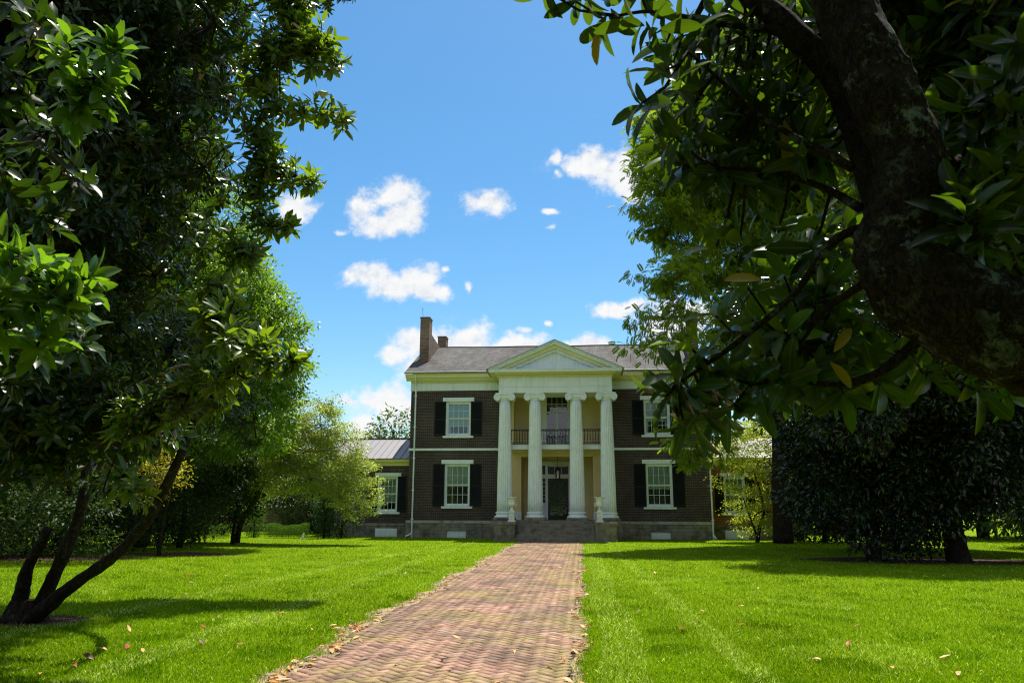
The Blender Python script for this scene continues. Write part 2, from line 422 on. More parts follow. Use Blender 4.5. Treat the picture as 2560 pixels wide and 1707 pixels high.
def paver_mat():
    m, N = new_mat('paver')
    p = pos(N)
    t = N.n('ShaderNodeAttribute', attribute_name='tint').outputs['Fac']
    cc = N.ramp(t, [(0.0, (0.15, 0.075, 0.065)), (0.35, (0.27, 0.145, 0.10)), (0.7, (0.36, 0.215, 0.145)), (0.92, (0.38, 0.24, 0.18)), (1.0, (0.34, 0.29, 0.26))])
    cc = N.mixc(1.0, cc, N.ramp(N.noise(p, 30.0, 5.0, 0.7), [(0.3, 0.7), (0.7, 1.2)]), 'MULTIPLY')
    soot = N.ramp(N.noise(N.vm('MULTIPLY', p, (1.0, 0.6, 1)).outputs[0], 0.9, 7.0, 0.7), [(0.42, 0.0), (0.57, 0.85)])
    cc = N.mixc(soot, cc, (0.110, 0.074, 0.052, 1))
    dust = N.ramp(N.noise(N.vm('ADD', p, (3, 9, 0)).outputs[0], 1.6, 9.0, 0.72), [(0.47, 0.0), (0.68, 0.55)])
    cc = N.mixc(dust, cc, (0.36, 0.25, 0.17, 1))
    rim = N.n('ShaderNodeMapRange', {0: N.n('ShaderNodeSeparateXYZ', {0: p}).outputs[0], 1: -0.9, 2: -0.1, 3: 0.0, 4: 0.09}).outputs[0]
    moss = N.math('MULTIPLY', N.ramp(N.math('ADD', N.noise(N.vm('ADD', p, (7, 3, 0)).outputs[0], 0.7, 7.0, 0.66), rim), [(0.49, 0.0), (0.60, 1.0)]), N.ramp(N.noise(p, 19.0, 6.0, 0.75), [(0.38, 0.0), (0.60, 0.9)]))
    cc = N.mixc(moss, cc, (0.22, 0.19, 0.045, 1))
    b = N.n('ShaderNodeBump', {'Height': N.noise(p, 60.0, 5.0, 0.7), 'Strength': 0.5, 'Distance': 0.01})
    finish(N, N.n('ShaderNodeBsdfPrincipled', {'Base Color': cc, 'Roughness': 0.85, 'Specular IOR Level': 0.25, 'Normal': b.outputs[0]}).outputs[0])


paver_mat()


# ------------------------------------------------------------------ object helpers
def thing(name, label, cat, loc, group=None):
    o = bpy.data.objects.new(name, None)
    o.empty_display_size = 0.3
    o.location = loc
    o['label'] = label
    o['category'] = cat
    if group:
        o['group'] = group
    C.objects.link(o)
    return o


def put(name, me, parent=None):
    o = bpy.data.objects.new(name, me)
    if parent is not None:
        o.parent = parent
        if parent.parent is None:
            o.matrix_parent_inverse = Matrix.Translation(-Vector(parent.location))
    C.objects.link(o)
    return o


def structure(o):
    o['kind'] = 'structure'
    return o


class MB:
    """collects polygons (world coordinates) and links them as one mesh object"""

    def __init__(self):
        self.v = []
        self.f = []

    def quad(self, a, b, c, d):
        i = len(self.v)
        self.v += [tuple(a), tuple(b), tuple(c), tuple(d)]
        self.f.append((i, i + 1, i + 2, i + 3))

    def poly(self, pts):
        i = len(self.v)
        self.v += [tuple(p) for p in pts]
        self.f.append(tuple(range(i, i + len(pts))))

    def box(self, x0, x1, y0, y1, z0, z1):
        i = len(self.v)
        self.v += [(x0, y0, z0), (x1, y0, z0), (x1, y1, z0), (x0, y1, z0), (x0, y0, z1), (x1, y0, z1), (x1, y1, z1), (x0, y1, z1)]
        for q in ((0, 3, 2, 1), (4, 5, 6, 7), (0, 1, 5, 4), (1, 2, 6, 5), (2, 3, 7, 6), (3, 0, 4, 7)):
            self.f.append(tuple(i + k for k in q))
        return self

    def prism(self, pts, axis, a0, a1):
        """extrude a 2-D outline: axis 'y' outline (x,z), 'x' outline (y,z), 'z' outline (x,y)"""
        def P(p, a):
            return {'y': (p[0], a, p[1]), 'x': (a, p[0], p[1]), 'z': (p[0], p[1], a)}[axis]
        i = len(self.v)
        n = len(pts)
        self.v += [P(p, a0) for p in pts] + [P(p, a1) for p in pts]
        self.f.append(tuple(i + k for k in range(n)))
        self.f.append(tuple(i + n + k for k in reversed(range(n))))
        for k in range(n):
            j = (k + 1) % n
            self.f.append((i + k, i + n + k, i + n + j, i + j))
        return self

    def lathe(self, cx, cy, prof, n=24, cap=True, rad=None):
        i = len(self.v)
        for (r, z) in prof:
            for k in range(n):
                t = 2 * pi * k / n
                q = r * (rad(t) if rad else 1.0)
                self.v.append((cx + q * cos(t), cy + q * sin(t), z))
        for s in range(len(prof) - 1):
            for k in range(n):
                j = (k + 1) % n
                self.f.append((i + s * n + k, i + s * n + j, i + (s + 1) * n + j, i + (s + 1) * n + k))
        if cap:
            self.f.append(tuple(i + k for k in reversed(range(n))))
            self.f.append(tuple(i + (len(prof) - 1) * n + k for k in range(n)))
        return self

    def tube(self, path, radii, n=8, cap=True, wob=0.0, seed=0, freq=3.0):
        path = [Vector(p) for p in path]
        i = len(self.v)
        d0 = (path[1] - path[0]).normalized()
        a = d0.cross(Vector((0.31, 0.17, 0.93)))
        if a.length < 0.2:
            a = d0.cross(Vector((0.9, 0.3, 0.1)))
        for s, p in enumerate(path):
            d = (path[min(s + 1, len(path) - 1)] - path[max(s - 1, 0)]).normalized()
            a = (a - d * a.dot(d)).normalized()
            b = d.cross(a)
            r = radii[s] if hasattr(radii, '__len__') else radii
            for k in range(n):
                t = 2 * pi * k / n
                e_ = a * cos(t) + b * sin(t)
                q = r
                if wob:
                    w0 = p + e_ * r
                    q = r * (1 + wob * (noise.noise(w0 * freq + Vector((seed * 7.3, 0, 0))) * 1.4 + noise.noise(w0 * freq * 2.7) * .8 + noise.noise(w0 * freq * 7) * .4))
                self.v.append(tuple(p + e_ * q))
        m = len(path)
        for s in range(m - 1):
            for k in range(n):
                j = (k + 1) % n
                self.f.append((i + s * n + k, i + s * n + j, i + (s + 1) * n + j, i + (s + 1) * n + k))
        if cap:
            self.f.append(tuple(i + k for k in reversed(range(n))))
            self.f.append(tuple(i + (m - 1) * n + k for k in range(n)))
        return self

    def build(self, name, mat, parent=None, smooth=False, bevel=0.0):
        me = bpy.data.meshes.new(name)
        me.from_pydata(self.v, [], self.f)
        me.materials.append(MATS[mat])
        if smooth:
            me.polygons.foreach_set('use_smooth', [True] * len(me.polygons))
        me.update()
        o = put(name, me, parent)
        if bevel:
            b = o.modifiers.new('bevel', 'BEVEL')
            b.width = bevel
            b.segments = 2
            b.limit_method = 'ANGLE'
        return o


def build_sides(mb, name, mat, parent, x_mid, **kw):
    """one part for each side of x_mid"""
    for s in (-1, 1):
        q = MB()
        for f in mb.f:
            pts = [mb.v[k] for k in f]
            if (sum(p[0] for p in pts) / len(pts) - x_mid) * s > 0:
                q.poly(pts)
        q.build(name, mat, parent, **kw)


def spline(pts, radii, n):
    """Catmull-Rom through points with radii"""
    P_ = [Vector(p) for p in pts]
    P_ = [P_[0] * 2 - P_[1]] + P_ + [P_[-1] * 2 - P_[-2]]
    R_ = [radii[0]] + list(radii) + [radii[-1]]
    op, orr = [], []
    for i in range(1, len(P_) - 2):
        for k in range(n):
            t = k / n
            a, b, c, d = P_[i - 1:i + 3]
            op.append(0.5 * ((2 * b) + (c - a) * t + (2 * a - 5 * b + 4 * c - d) * t * t + (3 * b - a - 3 * c + d) * t ** 3))
            orr.append(R_[i] * (1 - t) + R_[i + 1] * t)
    op.append(P_[-2])
    orr.append(R_[-2])
    return op, orr


def np_mesh(name, V, F, mat, attrs=None, smooth=False):
    """V (n,3) array, F (m,k) array of equal-size faces"""
    me = bpy.data.meshes.new(name)
    n, (m, k) = len(V), F.shape
    me.vertices.add(n)
    me.vertices.foreach_set('co', np.ascontiguousarray(V, dtype=np.float32).ravel())
    me.loops.add(m * k)
    me.loops.foreach_set('vertex_index', np.ascontiguousarray(F, dtype=np.int32).ravel())
    me.polygons.add(m)
    me.polygons.foreach_set('loop_start', np.arange(0, m * k, k, dtype=np.int32))
    if smooth:
        me.polygons.foreach_set('use_smooth', np.ones(m, dtype=bool))
    for an, av in (attrs or {}).items():
        at_ = me.attributes.new(an, 'FLOAT', 'POINT')
        at_.data.foreach_set('value', np.ascontiguousarray(av, dtype=np.float32))
    me.materials.append(MATS[mat])
    me.update(calc_edges=True)
    return me


# ------------------------------------------------------------------ leaves
def leaf_template(kind):
    """unit leaf along +Y, face towards +Z: vertices, faces, distance from the midrib"""
    if kind == 'hi':
        st = [0.0, 0.10, 0.30, 0.52, 0.74, 0.90, 1.0]
        wd = [0.012, 0.07, 0.150, 0.185, 0.162, 0.095, 0.006]
    elif kind == 'mid':
        st = [0.0, 0.35, 0.75, 1.0]
        wd = [0.02, 0.17, 0.145, 0.01]
    else:
        st = [0.0, 0.45, 1.0]
        wd = [0.02, 0.2, 0.01]
    V, F, A = [], [], []
    for t, w in zip(st, wd):
        z = 0.10 * t - 0.30 * t * t
        for s in (-1, 0, 1):
            V.append((s * w, t, z + abs(s) * w * 0.32))
            A.append(abs(s) * (w / 0.185))
    for i in range(len(st) - 1):
        for s in range(2):
            a = i * 3 + s
            F.append((a, a + 1, a + 4, a + 3))
    return np.array(V), np.array(F), np.array(A)


def frond_template():
    """a pinnate leaf: leaflets in pairs along a drooping stalk"""
    V, F = [], []
    for k in range(6):
        t = 0.18 + 0.15 * k
        zz = -0.35 * t * t
        for s in (-1, 1):
            L, w = 0.40 * (1 - 0.25 * abs(k - 2.5) / 2.5), 0.105
            b = np.array([0, t, zz])
            d = np.array([s * 0.8, 0.52, -0.28])
            d /= np.linalg.norm(d)
            sd = np.array([0.52 * -s, 0.8, 0.1]) * w * s
            i = len(V)
            V += [b, b + d * L * 0.45 + sd, b + d * L, b + d * L * 0.45 - sd]
            F.append((i, i + 1, i + 2, i + 3) if s > 0 else (i, i + 3, i + 2, i + 1))
    return np.array(V), np.array(F), np.ones(len(V))


TEMPL = {k: leaf_template(k) for k in ('hi', 'mid', 'lo')}
TEMPL['frond'] = frond_template()
_q = np.array([[-0.02, 0, 0], [0.26, 0.5, 0.05], [0.0, 1, -0.12], [-0.26, 0.5, 0.05]])
TEMPL['quad'] = (_q, np.array([[0, 1, 2, 3]]), np.ones(4))


def norm(a):
    return a / np.maximum(np.linalg.norm(a, axis=1, keepdims=True), 1e-9)


def leaves_mesh(name, kind, pos_, dirs, ups, length, width, tint, mat):
    T, F, A = TEMPL[kind]
    y = norm(dirs)
    x = norm(np.cross(y, ups))
    z = np.cross(x, y)
    L = length[:, None]
    Wd = (length * width)[:, None]
    n, k = len(pos_), len(T)
    V = (pos_[:, None, :] + x[:, None, :] * (T[None, :, 0:1] * Wd[:, :, None])
         + y[:, None, :] * (T[None, :, 1:2] * L[:, :, None]) + z[:, None, :] * (T[None, :, 2:3] * L[:, :, None]))
    FF = F[None] + (np.arange(n) * k)[:, None, None]
    return np_mesh(name, V.reshape(-1, 3), FF.reshape(-1, F.shape[1]), mat,
                   {'tint': np.repeat(tint, k), 'across': np.tile(A, n)}, smooth=(kind in ('hi', 'mid')))


def sphere_dirs(r, n):
    return norm(r.normal(size=(n, 3)))


def rosettes(r, tips, axes, per=11, L=0.17, ang=(35, 105), spread=0.10, lw=1.0):
    """whorls of magnolia leaves round twig tips; returns leaf arrays"""
    n = len(tips)
    axes = norm(axes)
    ref = np.tile(np.array([[0.13, 0.31, 0.94]]), (n, 1))
    a = norm(np.cross(axes, ref))
    b = np.cross(axes, a)
    Ps, Ds, Us, Ls, Ts = [], [], [], [], []
    base = r.uniform(0.0, 0.55, n)
    ph0 = r.uniform(0, 2 * pi, n)
    for k in range(per):
        f = k / max(1, per - 1)
        th = np.radians(ang[0] + (ang[1] - ang[0]) * f + r.normal(0, 10, n))
        ph = ph0 + k * 2.399 + r.normal(0, 0.25, n)
        rad = a * np.cos(ph)[:, None] + b * np.sin(ph)[:, None]
        d = axes * np.cos(th)[:, None] + rad * np.sin(th)[:, None]
        d[:, 2] -= 0.22 * f
        u = axes * np.sin(th)[:, None] - rad * np.cos(th)[:, None]
        u = norm(u) + r.normal(0, 0.22, (n, 3)) + np.array([0, 0, 0.25])
        Ps.append(tips - axes * (spread * f))
        Ds.append(d)
        Us.append(u)
        Ls.append(L * r.uniform(0.7, 1.2, n))
        Ts.append(np.clip(base + r.normal(0.05, 0.16, n) + 0.30 * (1 - f) * (base > 0.35), 0, 0.98) + (r.uniform(size=n) > 0.993) * 0.5)
    return [np.concatenate(x) for x in (Ps, Ds, Us, Ls)] + [np.clip(np.concatenate(Ts), 0, 1)]


def lobe_points(r, lobes, spacing, shell=0.45, gap=0.25, squash=1.0):
    """points through ellipsoid lobes, more of them towards the skin, some knocked out for gaps"""
    out_p, out_o = [], []
    for (c, rad) in lobes:
        c = np.array(c)
        rad = np.array(rad if hasattr(rad, '__len__') else (rad, rad, rad * squash))
        n = int(max(4, 4.19 * rad.prod() / spacing ** 3))
        d = sphere_dirs(r, n)
        q = r.uniform(shell, 1.0, n) ** 0.6
        q = q * (1 + 0.13 * np.sin(d[:, 0] * 5 + c[0]) * np.cos(d[:, 2] * 6 + c[1]))
        p = c + d * rad * q[:, None]
        k = np.sin(p[:, 0] * 2.3 + 1.7 * np.sin(p[:, 2] * 1.9)) * np.sin(p[:, 1] * 2.1 + p[:, 2] * 2.6)
        keep = (k > -1 + 1.6 * gap) | (r.uniform(size=n) > 0.75)
        out_p.append(p[keep])
        out_o.append((d * np.sqrt(q)[:, None])[keep])
    return np.concatenate(out_p), np.concatenate(out_o)


def clump_leaves(r, cen, outw, per, cr, L, flat=0.6, droop=0.25, uprand=0.55):
    n = len(cen) * per
    c = np.repeat(cen, per, axis=0)
    o = np.repeat(outw, per, axis=0)
    off = r.normal(size=(n, 3)) * np.array([cr, cr, cr * flat])
    p = c + off
    d = norm(norm(off) * 0.8 + o * 0.5 + r.normal(size=(n, 3)) * 0.5 + np.array([0, 0, -droop]))
    u = norm(np.array([0, 0, 1.0]) + o * 0.35 + r.normal(size=(n, 3)) * uprand)
    t = np.repeat(r.uniform(0.0, 0.75, len(cen)), per) + r.normal(0.05, 0.13, n)
    return p, d, u, L * r.uniform(0.65, 1.25, n), np.clip(t, 0, 0.98)


def twigs(mb, r, starts, ends, r0, r1, n=4, sag=0.08):
    for s, e_ in zip(starts, ends):
        s, e_ = Vector(s), Vector(e_)
        m = (s + e_) / 2 + Vector((0, 0, -sag * (e_ - s).length))
        mb.tube([s, m, e_], [r0, (r0 + r1) / 2, r1], n, cap=False)


def limb_tree(mb, r, roots, nodes, r_max, r_min, n=7):
    """join every node to the nearest wood already there, so limbs fork and stay short"""
    wood = [(Vector(p), q) for p, q in roots]
    todo = [Vector(c) for c in nodes]
    while todo:
        best = None
        for i, c in enumerate(todo):
            for (w, q) in wood:
                dd = (w - c).length
                if best is None or dd < best[0]:
                    best = (dd, i, w, q)
        dd, i, w, q = best
        c = todo.pop(i)
        q0 = max(r_min, min(r_max, q * .75))
        q1 = max(r_min * .6, q0 * .62)
        jit = .16 * dd
        m1 = w.lerp(c, .35) + Vector((r.normal() * jit, r.normal() * jit, r.normal() * jit + .05 * dd))
        m2 = w.lerp(c, .7) + Vector((r.normal() * jit, r.normal() * jit, r.normal() * jit))
        sp, sr = spline([w, m1, m2, c], [q0, q0 * .9, q1 * 1.1, q1], 4)
        mb.tube(sp, sr, n, cap=False)
        wood += [(c, q1), (m2, q1 * 1.1)]


def broad_tree(name, label, cat, base, lobes, trunk, mat, spacing, per, cr, L, kind='lo', seed=1, gap=0.25, width=1.0,
               group=None, bark='bark', branches=True, flat=0.6, droop=0.25, shell=0.45, twig_share=0.12, uprand=0.55):
    r = np.random.default_rng(seed)
    root = thing(name, label, cat, base, group)
    cen, ow = lobe_points(r, lobes, spacing, shell, gap)
    p, d, u, ln, t = clump_leaves(r, cen, ow, per, cr, L, flat, droop, uprand)
    ok = p[:, 2] > 0.03
    put('crown', leaves_mesh('crown', kind, p[ok], d[ok], u[ok], ln[ok], np.full(ok.sum(), width), t[ok], mat), root)
    mb = MB()
    for (pts, rad) in trunk:
        sp, sr = spline(pts, rad, 5)
        mb.tube(sp, sr, 10, wob=0.05, seed=seed)
    if branches:
        top = Vector(trunk[0][0][-1])
        mid = Vector(trunk[0][0][len(trunk[0][0]) // 2])
        tr = trunk[0][1][-1]
        limb_tree(mb, r, [(top, tr), (mid, trunk[0][1][len(trunk[0][1]) // 2] * .8)], [c for c, _ in lobes], tr * 1.2, tr * .12, 6)
        pick = r.uniform(size=len(cen)) < twig_share
        lc = np.array([np.array(c) for c, _ in lobes])
        e_ = cen[pick]
        if len(e_):
            near_ = lc[np.argmin(((e_[:, None, :] - lc[None]) ** 2).sum(2), axis=1)]
            twigs(mb, r, near_, e_, tr * 0.16, tr * 0.05, 4, 0.05)
    mb.build('trunk', bark, root, smooth=True)
    return root


# ================================================================== HOUSE
XC, YF = -1.40, 44.0
house = thing('mansion', 'two-storey dark brick mansion with white four-column portico and low side wings', 'house', (XC, YF, 0))
H0, H1 = -9.90, 7.10
WX = (XC - 5.68, XC + 5.68)


def wall_front(name, mat, x0, x1, z0, z1, y, openings, depth=0.22, parent=house):
    """a brick face with real openings and reveals"""
    xs = sorted({x0, x1} | {o[0] for o in openings} | {o[1] for o in openings})
    zs = sorted({z0, z1} | {o[2] for o in openings} | {o[3] for o in openings})
    m = MB()
    for i in range(len(xs) - 1):
        for j in range(len(zs) - 1):
            cx_, cz_ = (xs[i] + xs[i + 1]) / 2, (zs[j] + zs[j + 1]) / 2
            if any(o[0] < cx_ < o[1] and o[2] < cz_ < o[3] for o in openings):
                continue
            m.quad((xs[i], y, zs[j]), (xs[i + 1], y, zs[j]), (xs[i + 1], y, zs[j + 1]), (xs[i], y, zs[j + 1]))
    for (a, b, c, d) in openings:
        e_ = y + depth
        m.quad((a, y, c), (a, y, d), (a, e_, d), (a, e_, c))
        m.quad((b, y, c), (b, e_, c), (b, e_, d), (b, y, d))
        m.quad((a, y, c), (a, e_, c), (b, e_, c), (b, y, c))
        m.quad((a, y, d), (b, y, d), (b, e_, d), (a, e_, d))
    return m, name, mat, parent


WIN_LO = (1.73, 4.10)
WIN_UP = (5.70, 7.69)
POR = (XC - 2.62, XC + 2.62)
ops = [(x - .75, x + .75, *WIN_LO) for x in WX] + [(x - .75, x + .75, *WIN_UP) for x in WX] + [(POR[0], POR[1], 0.955, 8.33)]
m, *_ = wall_front('wall', 'brick', H0, H1, 0.95, 8.9, YF, ops)
D = YF + 10.4
for x in (H0, H1):
    m.poly([(x, YF, 0.0), (x, D, 0.0), (x, D, 9.3), (x, YF + 5.2, 11.75), (x, YF, 9.3)])
m.quad((H0, D, 0), (H1, D, 0), (H1, D, 9.3), (H0, D, 9.3))
m.build('wall', 'brick', house)
# dark shell of the rooms
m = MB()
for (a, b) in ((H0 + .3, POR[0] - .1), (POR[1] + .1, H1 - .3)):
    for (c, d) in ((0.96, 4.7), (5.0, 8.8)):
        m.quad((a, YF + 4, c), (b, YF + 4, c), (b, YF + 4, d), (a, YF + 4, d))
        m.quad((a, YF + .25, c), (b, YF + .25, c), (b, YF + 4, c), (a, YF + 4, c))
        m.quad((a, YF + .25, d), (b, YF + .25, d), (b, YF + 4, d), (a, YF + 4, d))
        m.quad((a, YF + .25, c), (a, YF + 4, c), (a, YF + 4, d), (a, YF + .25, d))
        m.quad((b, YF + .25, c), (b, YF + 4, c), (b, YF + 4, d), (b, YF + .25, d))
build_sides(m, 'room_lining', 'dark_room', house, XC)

# stone foundation: coursed ashlar with a paler water table
m = MB()
rr = random.Random(3)
vents = [(x - .55, x + .55) for x in WX]
for (a, b) in ((H0 - .06, POR[0] - .4), (POR[1] + .4, H1 + .06)):
    z = -0.3
    for hgt in (0.5, 0.2, 0.2, 0.2):
        x = a
        while x < b - 0.01:
            w = min(rr.uniform(0.7, 1.3), b - x)
            if b - x - w < .35:
                w = b - x
            segs = [(x, x + w)]
            for (va, vb) in vents:
                if z < 0.38:
                    ns = []
                    for (s0, s1) in segs:
                        if s1 <= va or s0 >= vb:
                            ns.append((s0, s1))
                        else:
                            if s0 < va:
                                ns.append((s0, va))
                            if s1 > vb:
                                ns.append((vb, s1))
                    segs = ns
            for (s0, s1) in segs:
                m.box(s0 + .004, s1 - .004, YF - .06 + rr.uniform(-.006, .006), YF + .2, z + .004, z + hgt - .004)
            x += w
        z += hgt
    m.box(a, b, YF + .21, YF + .4, -.2, .8)
build_sides(m, 'foundation', 'stone', house, XC, bevel=.006)
m = MB()
for (a, b) in ((H0 - .09, POR[0] - .4), (POR[1] + .4, H1 + .09)):
    x = a
    while x < b - .01:
        w = min(rr.uniform(1.2, 1.9), b - x)
        if b - x - w < .5:
            w = b - x
        m.box(x + .003, x + w - .003, YF - .09, YF + .2, .802, .95)
        x += w
build_sides(m, 'water_table', 'stone_pale', house, XC, bevel=.008)
for (va, vb) in vents:
    m = MB()
    m.box(va + .01, vb - .01, YF + .02, YF + .08, 0.0, .39)
    m.box(va + .05, vb - .05, YF + .0, YF + .02, .05, .34)
    m.build('vent_board', 'white_paint', house)

# string course, frieze, dentils, cornice
m = MB()
m.box(H0 - .04, POR[0] - .2, YF - .05, YF + .1, 4.86, 4.99)
m.box(POR[1] + .2, H1 + .04, YF - .05, YF + .1, 4.86, 4.99)
build_sides(m, 'string_course', 'white_paint', house, XC, bevel=.006)
EX = XC - 3.12, XC + 3.12
m = MB()
for (a, b) in ((H0 - .03, EX[0] + .02), (EX[1] - .02, H1 + .03)):
    m.box(a, b, YF - .035, YF + .05, 8.33, 8.78)
m.box(H0 - .03, H0 + .1, YF + .05, D, 8.33, 8.78)
m.box(H1 - .1, H1 + .03, YF + .05, D, 8.33, 8.78)
build_sides(m, 'frieze', 'white_paint', house, XC)


def dentils(m, x0, x1, yf, z0, z1, proud, step=.135, w=.075):
    n = int((x1 - x0) / step)
    st = (x1 - x0) / n
    for k in range(n):
        c = x0 + (k + .5) * st
        m.box(c - w / 2, c + w / 2, yf - proud, yf, z0, z1)


m = MB()
for (a, b) in ((H0 - .03, EX[0]), (EX[1], H1 + .03)):
    m.box(a, b, YF - .045, YF + .05, 8.781, 8.90)
    dentils(m, a, b, YF - .046, 8.785, 8.895, .075)
build_sides(m, 'dentil_course', 'bounce_lit_paint', house, XC)
m = MB()
for (a, b, e0, e1) in ((H0, EX[0], -.28, 0), (EX[1], H1, 0, .28)):
    prof = [(YF - .02, 8.901), (YF - .15, 8.901), (YF - .19, 8.97), (YF - .22, 9.04), (YF - .42, 9.06), (YF - .42, 9.17), (YF - .47, 9.22), (YF - .50, 9.26), (YF - .02, 9.26)]
    m.prism(prof, 'x', a + e0, b + e1)
for (a, b) in ((H0 - .28, H0 - .01), (H1 + .01, H1 + .28)):
    m.box(a, b, YF, D + .3, 9.06, 9.26)
build_sides(m, 'cornice', 'bounce_lit_paint', house, XC)
m = MB()
for (a, b) in ((H0 - .32, XC - 3.6), (XC + 3.6, H1 + .32)):
    pr = [(YF - .51, 9.27)] + [(YF - .56 - .06 * sin(t), 9.33 - .06 * cos(t)) for t in np.linspace(0, pi, 7)] + [(YF - .5, 9.385)]
    m.prism(pr, 'x', a, b)
build_sides(m, 'gutter', 'zinc', house, XC)

# roof
ZE, ZR, YR = 9.36, 12.0, YF + 5.2
m = MB()
for (ye, s) in ((YF - .52, 1), (D + .52, -1)):
    nx = 40
    for k in range(nx):
        a = H0 - .33 + (H1 - H0 + .66) * k / nx
        b = H0 - .33 + (H1 - H0 + .66) * (k + 1) / nx
        da = .012 * sin(a * 1.3) - .03 * sin((a - H0) / (H1 - H0) * pi)
        db = .012 * sin(b * 1.3) - .03 * sin((b - H0) / (H1 - H0) * pi)
        m.quad((a, ye, ZE), (b, ye, ZE), (b, YR, ZR + db), (a, YR, ZR + da))
        m.quad((a, ye, ZE - .07), (a, YR, ZR + da - .07), (b, YR, ZR + db - .07), (b, ye, ZE - .07))
        m.quad((a, ye, ZE - .07), (b, ye, ZE - .07), (b, ye, ZE), (a, ye, ZE))
for x in (H0 - .33, H1 + .33):
    m.quad((x, YF - .52, ZE - .07), (x, YF - .52, ZE), (x, YR, ZR), (x, YR, ZR - .07))
    m.quad((x, D + .52, ZE - .07), (x, D + .52, ZE), (x, YR, ZR), (x, YR, ZR - .07))
roof = m.build('roof', 'shingle', house)
m = MB()
m.tube([(H0 - .1 + i * .5, YR, ZR + .0 + .012 * sin((H0 - .1 + i * .5) * 1.3) - .03 * sin(i * .5 / 17.0 * pi)) for i in range(35)], .06, 6)
m.build('ridge_cap', 'ridge_lead', roof)

# paired end chimneys joined by a brick curtain
for (xa, xb, s) in ((H0 + .05, H0 + .63, 1), (H1 - .63, H1 - .05, -1)):
    m = MB()
    for (ya, yb, zt) in ((YF + 1.72, YF + 2.55, 13.16), (YF + 7.6, YF + 8.4, 13.25)):
        m.box(xa, xb, ya, yb, 9.0, zt)
        m.box(xa - .03, xb + .03, ya - .03, yb + .03, zt, zt + .07)
        m.box(xa + .06, xb - .06, ya + .06, yb - .06, zt + .07, zt + .10)
    m.prism([(YF + 2.551, 9.6), (YF + 7.599, 9.6), (YF + 7.599, 12.2), (YF + 5.2, 12.12), (YF + 2.551, 12.32)], 'x', xa + .03, xb - .03)
    ch = m.build('chimney', 'brick_chimney', roof)
    if s == 1:
        m = MB()
        m.tube([(xa + .1, YF + 2.0, 13.2), (xa + .06, YF + 2.0, 13.75), (xa + .03, YF + 2.0, 13.95)], [.012, .010, .004], 5)
        m.tube([(xa + .06, YF + 2.0, 13.7), (xa + .13, YF + 2.0, 13.85)], [.008, .004], 4)
        m.build('lightning_rod', 'iron', house)


